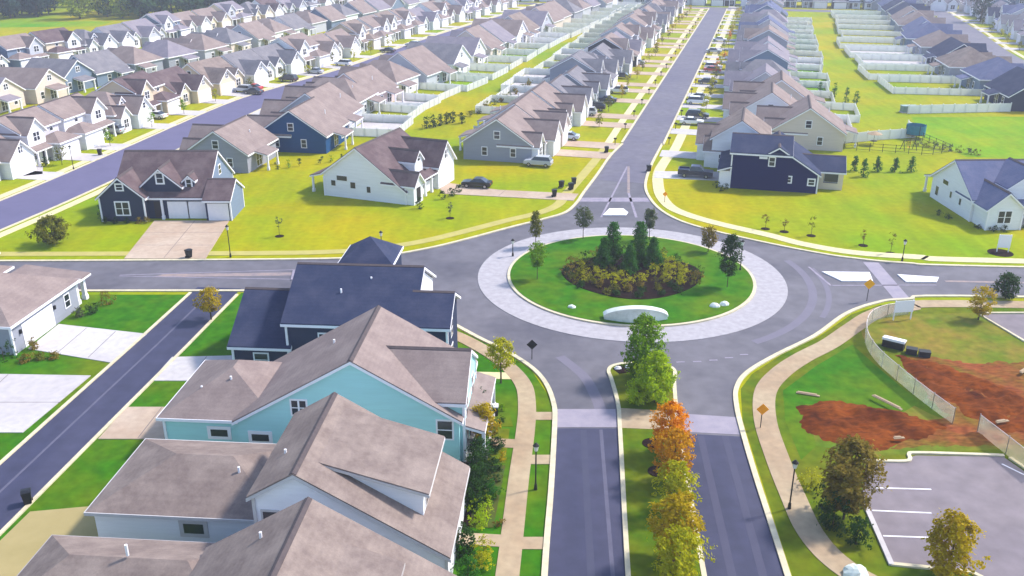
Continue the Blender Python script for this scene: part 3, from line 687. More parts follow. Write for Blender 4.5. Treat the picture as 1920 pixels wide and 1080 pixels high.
ORD = ['first', 'second', 'third', 'fourth', 'fifth', 'sixth', 'seventh', 'eighth', 'ninth', 'tenth', 'eleventh', 'twelfth', 'thirteenth', 'fourteenth',
       'fifteenth', 'sixteenth', 'seventeenth', 'eighteenth', 'nineteenth', 'twentieth', 'twenty-first', 'twenty-second', 'twenty-third', 'twenty-fourth', 'twenty-fifth', 'twenty-sixth', 'twenty-seventh', 'twenty-eighth']
WN = dict(white='white', cream='cream', tan='tan', grey='grey', lightgrey='pale grey', teal='teal', navy='navy', slate='slate', blue='blue', bluegrey='blue grey',
          lilac='off white', beige='beige', charcoal='charcoal', sage='sage', pink='pinkish')
RN = dict(mauve='mauve', taupe='taupe', brown='brown', grey='grey', lilac='lilac grey', slate='slate', blue='blue grey')

class Path:
    def __init__(s, pts):
        s.p = pts; s.l = [0]
        for a, b in zip(pts, pts[1:]): s.l.append(s.l[-1] + math.hypot(b[0] - a[0], b[1] - a[1]))
    def at(s, t, off=0.):
        i = 0
        while i < len(s.l) - 2 and s.l[i + 1] < t: i += 1
        a, b = s.p[i], s.p[i + 1]; L = s.l[i + 1] - s.l[i]; k = (t - s.l[i]) / L
        d = ((b[0] - a[0]) / L, (b[1] - a[1]) / L)
        return (a[0] + d[0] * L * k + d[1] * off, a[1] + d[1] * L * k - d[0] * off), math.degrees(math.atan2(d[1], d[0]))
    def t_of_y(s, y):
        for i in range(len(s.p) - 1):
            if s.p[i][1] <= y <= s.p[i + 1][1]:
                return s.l[i] + (s.l[i + 1] - s.l[i]) * (y - s.p[i][1]) / (s.p[i + 1][1] - s.p[i][1])
        return s.l[-1]
PN = Path([npt(-30, 0), npt(330, 0)]); P2 = Path(S2); P3 = Path(S3); P4 = Path(S4)

def visible(x, y, z=4, m=60):
    th = R(22.34); dz = 40 - z
    zc = y * math.cos(th) + dz * math.sin(th)
    if zc < 5: return False
    px = 960 + 1740 * x / zc; py = 540 + 1740 * (dz * math.cos(th) - y * math.sin(th)) / zc
    return -m < px < 1920 + m and -30 < py < 1110

HOUSES = []
def row(path, side, ts, dist, walls, roofs, where, group, seed, kinds=(0, 1, 2, 3), drive=M_CONC, street=4.2, depth=(12.5, 14), gables=(None,), over={}, dr=True, width=(10.2, 11.2)):
    """side +1 = right of the path. dist = street centre to house front"""
    r = random.Random(seed); n = 0
    for i, t in enumerate(ts):
        W, D = r.uniform(*width), r.uniform(*depth)
        wall, roof, kind, gc = r.choice(walls), r.choice(roofs), r.choice(kinds), r.choice(gables)
        mir = r.choice((1, -1))
        o = over.get(i, {})
        wall, roof, kind, gc, mir, W, D = (o.get('wall', wall), o.get('roof', roof), o.get('kind', kind), o.get('gc', gc), o.get('m', mir), o.get('W', W), o.get('D', D))
        ff = dist + r.uniform(-.7, .9) + o.get('d', 0)
        (x, y), a = path.at(t, side * (ff + D / 2))
        if not visible(x, y): continue
        dist_cam = math.hypot(x, y)
        det = 2 if dist_cam < 210 else (1 if dist_cam < 330 else 0)
        f = a + 90 * (1 if side > 0 else -1) + o.get('rot', 0)
        h = generic((x, y), f, wall, roof, kind, W, D, det, r, mir, gc, o.get('eave', 3.2))
        lab = '%s house with %s roof, %s %s' % (WN[wall], RN[roof], ORD[min(n, 27)], where)
        h.build(lab, 'house', group)
        HOUSES.append((x, y, a, side, t, ff, W, D, n, where, mir, f))
        n += 1
        # driveway from garage to street
        if dr:
            gxl = (-W / 2 + 3.0) * mir
            ux, uy = math.cos(R(f + 90)), math.sin(R(f + 90)); fx, fy = math.cos(R(f)), math.sin(R(f))
            p0 = (x + fx * D / 2 + ux * gxl, y + fy * D / 2 + uy * gxl)
            L = ff - street + .2
            p1 = (p0[0] + fx * L, p0[1] + fy * L)
            strip('driveway', [p0, p1], 4.6, drive, .07)

AW = ['grey', 'lightgrey', 'grey', 'bluegrey', 'lightgrey', 'charcoal']
row(PN, -1, [17 + 12.6 * i for i in range(22)], 13.4, AW, ['grey', 'mauve', 'lilac', 'grey'], "on the long road's west side", 'houses west of the long road', 11,
    kinds=(0, 0, 3, 1), drive=M_CONC_T, gables=('white', 'lightgrey', None), depth=(13, 15),
    over={0: dict(wall='grey', roof='mauve', kind=0, gc='white', m=-1, W=11.5, D=14.5), 1: dict(wall='beige', roof='mauve', kind=0, gc='pink', m=1, W=11.4, D=15), 2: dict(wall='charcoal', roof='mauve', kind=0, gc='white', D=15), 3: dict(wall='bluegrey', roof='grey', gc='white', kind=0)})
FW = ['white', 'lightgrey', 'white', 'beige', 'bluegrey', 'grey']
row(PN, 1, [21.5, 39] + [52 + 13.0 * i for i in range(20)], 12.0, FW, ['mauve', 'lilac', 'grey', 'blue'], "on the long road's east side", 'houses east of the long road', 23,
    kinds=(0, 1, 3), gables=(None, 'white'), depth=(13, 15),
    over={0: dict(wall='white', roof='taupe', kind=0, D=11.5, W=10.5, d=-1.5, m=1, eave=5.0), 1: dict(wall='beige', roof='mauve', kind=0, D=15, d=7.0, W=11.6), 2: dict(wall='white', roof='mauve', kind=0, D=15, d=1), 3: dict(wall='beige', roof='mauve', kind=0, D=16, d=2)})
t0 = P2.t_of_y(148)
BR = ['mauve', 'taupe', 'mauve', 'lilac', 'mauve', 'grey']
row(P2, 1, [P2.t_of_y(156) + 14.2 * i for i in range(21)], 12.5, ['lightgrey', 'beige', 'white', 'grey', 'lightgrey', 'white'], BR, "on the curving street's right side", 'houses right of the curving street', 31,
    kinds=(0, 0, 3, 2), depth=(15, 17), width=(11.2, 12.4), street=5, gables=(None, 'white'),
    over={0: dict(wall='grey', roof='mauve', kind=0, D=13, d=-1.5, W=11.5), 1: dict(wall='blue', roof='mauve', kind=0, D=15, W=12, d=5), 2: dict(wall='lightgrey', roof='mauve', kind=0, D=16, d=2), 3: dict(roof='mauve', kind=3, wall='lightgrey', d=1), 4: dict(roof='mauve', wall='pink', d=1)})
CW = ['white', 'white', 'cream', 'lightgrey', 'lilac', 'white', 'grey', 'tan']
row(P2, -1, [P2.t_of_y(141) + 12.4 * i for i in range(24)], 11.0, CW, ['mauve', 'taupe', 'mauve', 'grey', 'lilac'], "on the curving street's left side", 'houses left of the curving street', 47,
    kinds=(0, 1, 3, 1), street=5, gables=(None, 'white', 'white'),
    over={0: dict(wall='white', roof='mauve', kind=0), 1: dict(wall='lilac', roof='mauve', kind=1), 2: dict(wall='white', roof='mauve', kind=1), 3: dict(wall='lightgrey', roof='mauve', kind=3), 4: dict(wall='tan', roof='brown', gc='tan'), 5: dict(wall='cream', roof='brown', kind=0, gc='cream'),
          6: dict(wall='tan', roof='taupe', kind=0, gc='cream'), 7: dict(wall='white', roof='grey'), 8: dict(wall='lightgrey', roof='grey', gc='white', kind=0), 10: dict(wall='teal', gc='white', kind=0, roof='mauve')})
row(P3, 1, [P3.t_of_y(150) + 12.8 * i for i in range(27)], 10.5, ['lightgrey', 'grey', 'white', 'beige', 'bluegrey'], ['mauve', 'lilac', 'grey', 'mauve'], "on the far left street's near side", 'houses near side of the far left street', 53,
    kinds=(0, 3, 2, 0), street=4.5, dr=False, depth=(13, 15))
row(P3, -1, [P3.t_of_y(150) + 12.6 * i for i in range(27)], 11.0, ['white', 'lightgrey', 'white', 'bluegrey', 'cream'], ['mauve', 'grey', 'lilac', 'brown'], "on the far left street's far side", 'houses far side of the far left street', 61,
    kinds=(0, 1, 3), street=4.5, gables=('white', None, 'lightgrey'))
row(P4, -1, [P4.t_of_y(200) + 17.5 * i for i in range(13)], 10.0, ['bluegrey', 'lightgrey', 'grey', 'beige'], ['blue', 'mauve', 'slate', 'blue'], "on the right street's near side", 'houses near side of the right street', 71,
    kinds=(0, 3, 0), street=4.4, depth=(13, 15), width=(13, 14.6), over={0: dict(roof='slate', wall='slate', kind=0), 1: dict(roof='blue', wall='bluegrey', kind=3), 2: dict(roof='taupe', wall='grey', kind=3), 3: dict(roof='slate', wall='slate', kind=0), 5: dict(roof='blue', wall='bluegrey', kind=3)})
row(P4, 1, [P4.t_of_y(215) + 13.2 * i for i in range(16)], 11.0, ['white', 'bluegrey', 'slate', 'lightgrey'], ['blue', 'slate', 'lilac', 'grey'], "on the right street's far side", 'houses far side of the right street', 83,
    kinds=(0, 1, 3), street=4.4, gables=('white', None))
PX = Path([npt(252, 150), npt(252, -260)])
row(PX, 1, [8 + 12.8 * i for i in range(30)], 10, ['white', 'lightgrey', 'bluegrey', 'slate'], ['lilac', 'blue', 'grey'], "from the left on the farthest cross street", 'houses on the farthest cross street', 97,
    kinds=(0, 1, 3), dr=False, gables=('white', None))
PX2 = Path([npt(282, 160), npt(282, -260)])
row(PX2, 1, [4 + 13.5 * i for i in range(30)], 9, ['white', 'lightgrey', 'bluegrey'], ['lilac', 'blue', 'grey'], "from the left in the last row", 'houses in the last row', 101, kinds=(0, 1, 3), dr=False, gables=('white', None))

# driveways of the near houses
for pts, m in (([(-49.2, 121.6), (-38.9, 121.6), (-37.6, 106.7), (-47.6, 106.7)], M_CONC_T), ([(-12, 141.4), (-10.4, 134.6), (9.0, 131.0), (10.0, 134.5), (-2, 136.6)], M_CONC_T),
               ([(-47.3, 81.6), (-46.9, 87.4), (-36.9, 85.0), (-37.9, 78.6)], M_CONC), ([(-58, 76.6), (-47.3, 76.3), (-38.8, 76.0), (-40.2, 66.0), (-58, 66)], M_CONC),
               ([(-32.6, 79.8), (-25.4, 80.2), (-25.4, 75.0), (-32.9, 75.0)], M_CONC), ([(-33.2, 70.2), (-27.2, 70.2), (-27.2, 65), (-33.6, 65)], M_CONC_T), ([(-34.4, 55.2), (-27.5, 56.3), (-27.5, 50.0), (-35.2, 49.5)], mat('driveway_shade_tint', (.30, .24, .10), (.34, .27, .12), .4, .9, 5)),  # tan driveways behind the near houses: house shade put into the colour
               ([(-35.2, 49.5), (-27.5, 50), (-29, 40), (-36.6, 40)], mat('driveway_shade_tint', (0, 0, 0))),
               ([(-86, 153.5), (-78.0, 150.4), (-75.8, 145.6), (-84, 142)], M_CONC), ([(33.5, 147), (34.8, 141.5), (22.6, 143.4), (23.4, 147.4)], M_CONC), ([(68.4, 117.4), (80, 117.0), (80, 116), (68.4, 116.2)], M_CONC)):
    flat('driveway', pts, m, .07)

M_JOINT = mat('joint', (.18, .15, .15), (.14, .12, .12), 2, .9)
for a, c in (((-44.0, 80.7), (-43.6, 86.4)), ((-40.6, 79.7), (-40.3, 85.6)), ((-46, 71), (-39.4, 71)), ((-46.5, 66.1), (-46.5, 76.2)), ((-29.5, 75.1), (-29.3, 79.9)), ((-30.4, 65.1), (-30.2, 70.1)), ((-48.6, 116.6), (-38.4, 116.6)), ((-48.2, 111.6), (-38.1, 111.6)), ((-43.6, 121.4), (-42.8, 106.9)), ((-2.0, 133.5), (-1.0, 136.3))):
    strip('expansion_joint', [a, c], .07, M_JOINT, .074)
# ---------------------------------------------------------------- fences
FSEQ = 0
def fence(pts, h, label, group, name='fence', m=None, t=.1, post=2.4):
    b = MB(); b.ribbon(pts, t, 0.02, h)
    P = Path(pts); n = max(1, int(P.l[-1] / post))
    for i in range(n + 1):
        (x, y), a = P.at(min(P.l[-1], i * P.l[-1] / n))
        b.box(x - .09, x + .09, y - .09, y + .09, 0, h + .14)
    return tag(b.build(name, m or M_VINYL), label, 'fence', group)
def rear_fences(where_key, n0, n1, yard, gap_side, grp, seed):
    """one U-shaped vinyl fence behind each house of a row"""
    r = random.Random(seed)
    for (x, y, a, side, t, ff, W, D, n, where, mir, f) in HOUSES:
        if where != where_key or not (n0 <= n <= n1): continue
        bx, by = -math.cos(R(f)), -math.sin(R(f)); ux, uy = math.cos(R(f + 90)), math.sin(R(f + 90))
        hw = W / 2 + 1.1 if W > 12.5 else 6.2
        def q(u, v): return (x + ux * u + bx * v, y + uy * u + by * v)
        pts = [q(-hw, D / 2 - 3), q(-hw, D / 2 + yard), q(hw, D / 2 + yard), q(hw, D / 2 - 3)]
        fence(pts, 1.55, 'white vinyl fence behind the %s house %s' % (ORD[min(n, 27)], where), grp)
        if r.random() < .75 and math.hypot(x, y) < 320:
            fs = [q(-hw + .2, D / 2 + .3), q(-hw + .2, D / 2 + yard - .2), q(hw - .2, D / 2 + yard - .2), q(hw - .2, D / 2 + .3)]
            flat('patio' if r.random() < .45 else 'lawn', fs, r.choice((M_CONC, M_GRASS_L, M_CONC, M_GRASS_Y)), .03)
rear_fences("on the curving street's right side", 2, 20, 10.5, 0, 'white back fences right of the curving street', 3)
rear_fences("on the long road's west side", 3, 20, 10.5, 0, 'white back fences west of the long road', 4)
rear_fences("on the long road's east side", 2, 16, 9, 0, 'white back fences east of the long road', 5)
rear_fences("on the right street's near side", 1, 10, 19, 0, 'white back fences of the right street', 6)
fence([(58.5, 166), (68, 169.5), (75.5, 171.5), (76.6, 178)], 1.8, 'white vinyl fence along the yard beside the teal trampoline', 'white yard fences')
fence([(82.6, 193), (105, 195.2)], 1.8, 'long white vinyl fence along the north edge of the bright green lawn', 'white yard fences')
fence([(-7.2, 174), (-1.2, 176.4)], 1.6, 'short white vinyl fence behind the first grey house west of the long road', 'white yard fences')
M_IRON = mat('dark_fence', (.03, .035, .03), rough=.6)
def rail_fence(pts, h, label, name='fence'):
    base = pts[0]; o = empty(name, (*base, 0), 0, label, 'fence')
    P = Path(pts); n = int(P.l[-1] / 2.0)
    for i in range(n + 1):
        q = MB(); (x, y), a = P.at(i * P.l[-1] / n); q.tube((x - base[0], y - base[1], 0), (x - base[0], y - base[1], h + .1), .05, .05, 6); q.build('post', M_IRON, o)
    for z in (.3, h * .62, h):
        q = MB()
        for a, b in zip(pts, pts[1:]): q.tube((a[0] - base[0], a[1] - base[1], z), (b[0] - base[0], b[1] - base[1], z), .035, .035, 6)
        q.build('rail', M_IRON, o)
rail_fence([(59, 162), (72.5, 158), (77, 160.2), (75.5, 171)], 1.4, 'dark rail fence around the yard with the teal trampoline')
# construction fence: steel posts with pale cloth
M_CLOTH = see_through(translucent(mat('silt_cloth', (.52, .56, .48), (.46, .43, .33), .8, .9, 5, c3=(.52, .40, .30), scale3=.15), .4), .6)
def cloth_fence(pts, h, label):
    pts = smooth(pts, 5); base = pts[0]; o = empty('construction_fence', (*base, 0), 0, label, 'fence')
    b = MB(); P = Path(pts); n = int(P.l[-1] / .6); r = random.Random(2)
    L = [P.at(P.l[-1] * i / n)[0] for i in range(n + 1)]
    vs = []
    for k in range(4):
        for i, (x, y) in enumerate(L):
            j = .12 * math.sin(i * 1.3 + k) * (k in (1, 2)); vs.append((x - base[0] + j, y - base[1] + j, h * k / 3))
    m = n + 1
    b.add(vs, [(k * m + i, k * m + i + 1, (k + 1) * m + i + 1, (k + 1) * m + i) for k in range(3) for i in range(n)])
    c = b.build('cloth', M_CLOTH, o)
    md = c.modifiers.new('thick', 'SOLIDIFY'); md.thickness = .02
    k = int(P.l[-1] / 2.5)
    for i in range(k + 1):
        q = MB(); (x, y), a = P.at(P.l[-1] * i / k); q.tube((x - base[0], y - base[1], 0), (x - base[0], y - base[1], h + .12), .035, .035, 6); q.build('post', M_RIM, o)
    q = MB()
    for a, d in zip(L, L[1:]): q.tube((a[0] - base[0], a[1] - base[1], h), (d[0] - base[0], d[1] - base[1], h), .035, .035, 5)
    q.build('top_rail', mat('pale_rail', (.62, .52, .50), rough=.5), o)
cloth_fence([(42.0, 90.0), (38.8, 88.9), (36.6, 86.8), (35.0, 83), (34.6, 79), (35.2, 74.5), (35.9, 71), (36.8, 67.4)], 1.5, 'curved pale construction fence around the red dirt right of the roundabout')
cloth_fence([(38.3, 66.2), (38.9, 63.2), (39.6, 59.4)], 1.6, 'short straight construction fence at the corner of the empty parking lot')

# ---------------------------------------------------------------- trees and plants
def leaf_mat(name, dark, light, s=1.3):
    m = mat('leaf_' + name, dark, light, s, .8, 4, .1, contrast=(.38, .62))
    t = m.node_tree; b = t.nodes['Principled BSDF']; src = b.inputs['Base Color'].links[0].from_socket
    tr = t.nodes.new('ShaderNodeBsdfTranslucent'); mx = t.nodes.new('ShaderNodeMixShader'); mx.inputs[0].default_value = .42
    t.links.new(src, tr.inputs[0]); t.links.new(b.outputs[0], mx.inputs[1]); t.links.new(tr.outputs[0], mx.inputs[2])
    t.links.new(mx.outputs[0], t.nodes['Material Output'].inputs[0])
    return m
LEAF = dict(
    conifer=leaf_mat('conifer', (.022, .11, .010), (.055, .19, .016)), green=leaf_mat('green', (.09, .20, .005), (.21, .36, .006)), amber=leaf_mat('amber', (.48, .20, .003), (.62, .33, .005)), lime=leaf_mat('lime', (.25, .38, .003), (.40, .52, .005)),
    orange=leaf_mat('orange', (.60, .20, .002), (.80, .34, .003)), gold=leaf_mat('gold', (.36, .25, .004), (.52, .38, .006)), olive=leaf_mat('olive', (.11, .12, .008), (.20, .19, .014)),
    yellow=leaf_mat('yellow', (.30, .31, .004), (.50, .46, .008)), dark=leaf_mat('dark', (.014, .045, .008), (.035, .09, .012)), brown=leaf_mat('brown', (.17, .125, .015), (.28, .20, .03)),
    grey=leaf_mat('greygreen', (.07, .10, .04), (.15, .17, .08)), far=leaf_mat('far', (.05, .11, .045), (.10, .17, .06), .3), fary=leaf_mat('far_yellow', (.22, .28, .015), (.32, .36, .02), .3), fard=leaf_mat('far_dark', (.016, .05, .045), (.04, .085, .06), .3))
def crown_mb(shape, w, h, n, size, seed, gap=.25):
    r = random.Random(seed); b = MB(); made = 0
    M = max(6, n // 14)
    while made < M:
        u = r.random(); th = r.uniform(0, 6.283)
        if shape == 'cone': rad = (1 - u) ** .85
        elif shape == 'column': rad = math.sin(math.pi * min(1, u * .82 + .13)) ** .6
        elif shape == 'vase': rad = .25 + .75 * math.sin(math.pi * (.15 + .62 * u))
        else: rad = math.sqrt(max(0, 1 - (2 * u - 1) ** 2))
        rad *= 1 + .28 * math.sin(3 * th + seed) * math.sin(5 * u + seed) + r.uniform(-.18, .14)
        q = rad * (r.random() ** .42)
        if math.sin(4.1 * th + 7 * u + seed * 1.7) * .5 + .5 < gap * r.random() * 1.6: continue
        cx, cy, cz = w / 2 * q * math.cos(th), w / 2 * q * math.sin(th), h * u
        made += 1
        cr = size * r.uniform(1.1, 2.2)
        for _ in range(14):
            dx, dy, dz = r.gauss(0, cr * .6), r.gauss(0, cr * .6), r.gauss(0, cr * .5)
            a = Vector((r.gauss(0, .55) + math.cos(th) * .7, r.gauss(0, .55) + math.sin(th) * .7, r.gauss(0, .55) + .75)).normalized()
            t = a.orthogonal().normalized(); t2 = a.cross(t); k = size * r.uniform(.55, 1.1)
            c = Vector((cx + dx, cy + dy, max(.02, cz + dz)))
            b.add([c - t * k, c + t2 * k * .6, c + t * k, c - t2 * k * .6], [(0, 1, 2, 3)])
    return b
def trunk_mb(h, r0, limbs, spread, seed):
    r = random.Random(seed); b = MB()
    b.tube((0, 0, -.05), (0, 0, h), r0, r0 * .45, 8)
    for i in range(limbs):
        z = h * r.uniform(.35, .85); a = r.uniform(0, 6.28); L = spread * r.uniform(.5, .9)
        b.tube((0, 0, z), (L * math.cos(a), L * math.sin(a), z + L * r.uniform(.6, 1.2)), r0 * .4, r0 * .12, 5)
    return b
TS = 0
def tree(name, x, y, shape, w, h, leaf, label, cat='tree', group=None, n=1500, size=.16, trunk=.25, base=0., gap=.25, z=0., tr=.09):
    """trunk fraction of the height is bare; parts: trunk, crown"""
    global TS; TS += 1
    o = empty(name, (x, y, z), random.Random(TS).uniform(0, 6), label, cat, group)
    th = h * trunk
    trunk_mb(h * (.75 if shape != 'cone' else .8), tr, 7, w * .4, TS).build('trunk', M_BARK, o)
    n = int(n * (1.7 if n > 1000 else 1.2))
    c = crown_mb(shape, w, h - th, n, size, TS, gap); c.v = [(a, b_, d + th) for a, b_, d in c.v]
    c.build('crown', LEAF[leaf], o)
    return o
def shrub(x, y, w, h, leaf, label, group=None, n=350, size=.1, name='shrub', shape='ball', z=0., cat='shrub'):
    global TS; TS += 1
    o = empty(name, (x, y, z), 0, label, cat, group)
    c = crown_mb(shape, w, h, n, size, TS, .1); c.build('foliage', LEAF[leaf], o)
    b = MB(); b.tube((0, 0, -.02), (0, 0, h * .6), .04, .02, 5); b.build('stem', M_BARK, o)
    return o

# median trees
tree('street_tree', 11.9, 75.2, 'column', 3.5, 6.3, 'green', 'tall dark green tree at the roundabout end of the median', group='trees on the median', n=5200, size=.13, trunk=.08, gap=.15)
tree('street_tree', 12.4, 70.9, 'column', 3.4, 4.8, 'lime', 'bright lime green tree second from the roundabout on the median', group='trees on the median', n=3400, size=.13, trunk=.12)
tree('street_tree', 10.9, 70.4, 'ball', 2.2, 2.6, 'lime', 'small low lime tree beside the brighter lime tree on the median', group='trees on the median', n=1300, size=.12, trunk=.15)
tree('street_tree', 12.3, 62.6, 'column', 2.9, 4.6, 'orange', 'vivid orange tree beside the median crossing', group='trees on the median', n=2800, size=.13, trunk=.15)
tree('street_tree', 12.0, 58.6, 'ball', 3.2, 4.6, 'amber', 'orange gold tree between the orange and the yellow green median trees', group='trees on the median', n=2300, size=.13, trunk=.2)
tree('street_tree', 11.7, 55.2, 'ball', 3.0, 4.0, 'yellow', 'sparse yellow green tree on the median above its mulch ring', group='trees on the median', n=1500, size=.13, trunk=.25, gap=.5)
tree('street_tree', 10.6, 49.6, 'ball', 3.6, 5.2, 'gold', 'yellow tree nearest the photo bottom edge on the median', group='trees on the median', n=3000, size=.13, trunk=.15)
tree('street_tree', 10.3, 46.4, 'ball', 3.2, 5.0, 'yellow', 'yellow green tree cut by the photo bottom edge on the median', group='trees on the median', n=2300, size=.13, trunk=.15)
for (x, y) in ((11.2, 64.2), (11.1, 60.2), (11.0, 53.2)):
    b = MB(); b.disc(x, y, .75, .1, .16, 20); struct('mulch_bed', b, M_MULCH)
# roundabout island planting
Z = .28
for x, y, w, hh, sh, lb in ((10.9, 103.6, 2.6, 3.4, 'cone', 'broad dark conifer leftmost of the five on the island'), (12.1, 104.6, 1.7, 5.0, 'column', 'tall slim dark conifer second from left of the five on the island'), (13.8, 102.0, 2.3, 3.2, 'cone', 'short middle conifer of the five on the island'),
                            (15.3, 104.6, 1.8, 5.1, 'column', 'tall slim dark conifer second from right of the five on the island'), (16.8, 103.6, 2.6, 3.5, 'cone', 'broad dark conifer rightmost of the five on the island')):
    tree('conifer', x, y, sh, w, hh, 'conifer', lb, group='conifers in the island bed', n=2600, size=.13, trunk=.03, z=Z, gap=.05)
for x, y, w, hh, trk, lf, sh, lb in ((3.0, 111.0, 1.5, 4.4, .28, 'olive', 'column', 'narrow olive sapling at the far left of the island'), (2.9, 99.4, 2.0, 4.4, .38, 'green', 'vase', 'vase shaped green sapling at the near left of the island'), (9.2, 113.6, 2.3, 4.1, .42, 'grey', 'vase', 'grey green vase shaped sapling at the far side of the island'),
                                 (17.7, 113.2, 1.5, 4.0, .4, 'grey', 'vase', 'slim grey green sapling at the far right of centre on the island'), (24.4, 108.6, 1.9, 3.2, .25, 'brown', 'vase', 'brownish thin sapling at the far right of the island'), (24.3, 97.0, 2.4, 6.2, .26, 'dark', 'column', 'tallest dark green tree at the right of the island')):
    tree('sapling', x, y, sh, w, hh, lf, lb, group='saplings around the island lawn', n=1500 if lf != 'dark' else 3200, size=.11, trunk=trk, z=.24, tr=.05)
rs = random.Random(5)
k = 0
pos = []
for ring, cnt in ((.28, 6), (.52, 14), (.74, 22), (.93, 27)):
    for i in range(cnt):
        a = 6.283 * (i + rs.uniform(-.25, .25)) / cnt
        x, y = 14.0 + 8.1 * ring * math.cos(a), 100.7 + 6.9 * ring * math.sin(a)
        if abs(x - 13.8) < 4 and y > 101.5 and ring < .8: continue
        if ring > .9 and rs.random() < .35: continue
        lf = rs.choice(('yellow', 'yellow', 'gold', 'olive')) if ring < .6 else rs.choice(('gold', 'yellow', 'olive', 'brown', 'dark') if y < 99 else ('yellow', 'olive', 'gold', 'yellow'))
        if y < 97.2: lf = rs.choice(('dark', 'dark', 'brown', 'olive'))
        elif ring < .8: lf = rs.choice(('yellow', 'yellow', 'yellow', 'olive'))
        if ring > .9: lf = rs.choice(('brown', 'dark', 'dark', 'olive', 'dark'))
        nm = dict(yellow='yellow green', gold='golden', olive='olive', brown='brown', dark='dark', grey='grey green')[lf]
        where = ('near' if y < 99 else 'far' if y > 102.5 else 'middle') + ' ' + ('left' if x < 11 else 'right' if x > 17 else 'centre')
        shrub(x, y, rs.uniform(1.3, 2.1) * (.6 if y < 97.2 else 1), rs.uniform(.8, 1.4) * (.55 if y < 97.2 else 1), lf, '%s low shrub at the %s of the round island bed' % (nm, where), '%s shrubs at the %s of the island bed' % (nm, where), n=300, size=.1, z=Z)
# stone entry wall and rocks on the island
M_STONE = mat('pale_stone', (.62, .66, .60), (.48, .52, .46), 1.5, .9, 6, c3=(.7, .72, .68), scale3=.6)
b = MB(); o = empty('entry_wall', (12.9, 88.2, .2), 0, 'pale curved stone entry wall at the near edge of the roundabout island', 'wall')
n = 22; vs = []; L = []
for i in range(n + 1):
    t = i / n; x = -3.3 + 6.6 * t; hh = .35 + 1.15 * math.sin(math.pi * t) ** .7; yy = -.9 * math.sin(math.pi * t)
    L.append((x, yy, hh))
for (x, yy, hh) in L: vs += [(x, yy, -.1), (x, yy, hh), (x, yy + .75, hh), (x, yy + .75, -.1)]
fs = []
for i in range(n):
    a, c = 4 * i, 4 * i + 4; fs += [(a, c, c + 1, a + 1), (a + 1, c + 1, c + 2, a + 2), (a + 2, c + 2, c + 3, a + 3)]
b.add(vs, fs + [(0, 1, 2, 3), (4 * n + 3, 4 * n + 2, 4 * n + 1, 4 * n)]); b.build('stone_body', M_STONE, o)
q = MB(); rr = random.Random(4)
vs2 = []
for i, (x, yy, hh) in enumerate(L): vs2 += [(x * 1.02, yy - .1, hh), (x * 1.02, yy - .1, hh + .14), (x * 1.02, yy + .85, hh + .14), (x * 1.02, yy + .85, hh)]
q.add(vs2, fs); q.build('coping', M_STONE, o)
def rock(x, y, s, label, group=None, z=0., m=None, name='rock'):
    r = random.Random(int(x * 91 + y * 17)); b = MB(); vs = []; n, K = 9, 5
    for k in range(K):
        p = math.pi / 2 * k / (K - 1)
        for i in range(n):
            a = 6.283 * i / n; q = s * math.cos(p) * r.uniform(.75, 1.15) + .01; vs.append((q * math.cos(a), q * .8 * math.sin(a), s * .7 * math.sin(p) * r.uniform(.9, 1.1)))
    b.add(vs, [(k * n + i, k * n + (i + 1) % n, (k + 1) * n + (i + 1) % n, (k + 1) * n + i) for k in range(K - 1) for i in range(n)] + [tuple(range((K - 1) * n, K * n))])
    o = b.build(name, m or M_STONE); o.location = (x, y, z); return tag(o, label, 'rock', group)
for x, y, s, lb in ((6.4, 91.3, .45, 'pale rock on the left of the near island lawn'), (21.8, 91.6, .6, 'left pale rock of the pair on the island lawn right side'), (22.9, 92.1, .55, 'right pale rock of the pair on the island lawn right side')):
    rock(x, y, s, lb, z=.22)
for i, (x, y) in enumerate(((9.9, 77.2), (10.9, 77.5))): rock(x, y, .38, ('larger' if i == 0 else 'smaller') + ' white boulder in the mulch at the median nose', 'white boulders at the median nose', z=.12, m=M_PAINT)
rock(22.2, 48.6, .9, 'pale boulder beside the curving sidewalk at the photo bottom', m=M_STONE)

# other near trees and shrubs
tree('yard_tree', -1.0, 74.6, 'ball', 2.6, 4.4, 'yellow', 'yellow green young tree over the sidewalk near the roundabout, left of the road', n=1300, size=.12, trunk=.35, gap=.5)
tree('yard_tree', -2.2, 64.0, 'column', 2.0, 3.8, 'gold', 'golden brown young tree in the garden between the teal house and the sidewalk', n=1200, size=.12, trunk=.3, gap=.5)
tree('yard_tree', 23.4, 54.4, 'ball', 3.8, 6.4, 'brown', 'large olive brown tree beside the parking lot corner', n=4200, size=.15, trunk=.15)
tree('yard_tree', 28.0, 48.2, 'column', 3.1, 4.8, 'gold', 'golden tree at the near edge of the parking lot', n=2800, size=.14, trunk=.12, gap=.45)
tree('yard_tree', 54.4, 94.2, 'ball', 2.6, 2.8, 'dark', 'dark round tree on the right street verge near the photo edge', n=1500, size=.14, trunk=.12)
tree('yard_tree', 48.8, 88.6, 'ball', 2.6, 3.6, 'gold', 'yellow young tree on the straw field beside the right street', n=1200, size=.13, trunk=.2, gap=.5)
tree('yard_tree', -31.4, 88.4, 'ball', 2.6, 3.6, 'gold', 'orange yellow young tree at the corner of the left side street', n=1100, size=.13, trunk=.3, gap=.6)
tree('yard_tree', -58.6, 112.0, 'ball', 4.6, 3.6, 'olive', 'wide olive tree on the lawn left of the dark navy house', n=2600, size=.16, trunk=.12, gap=.4)
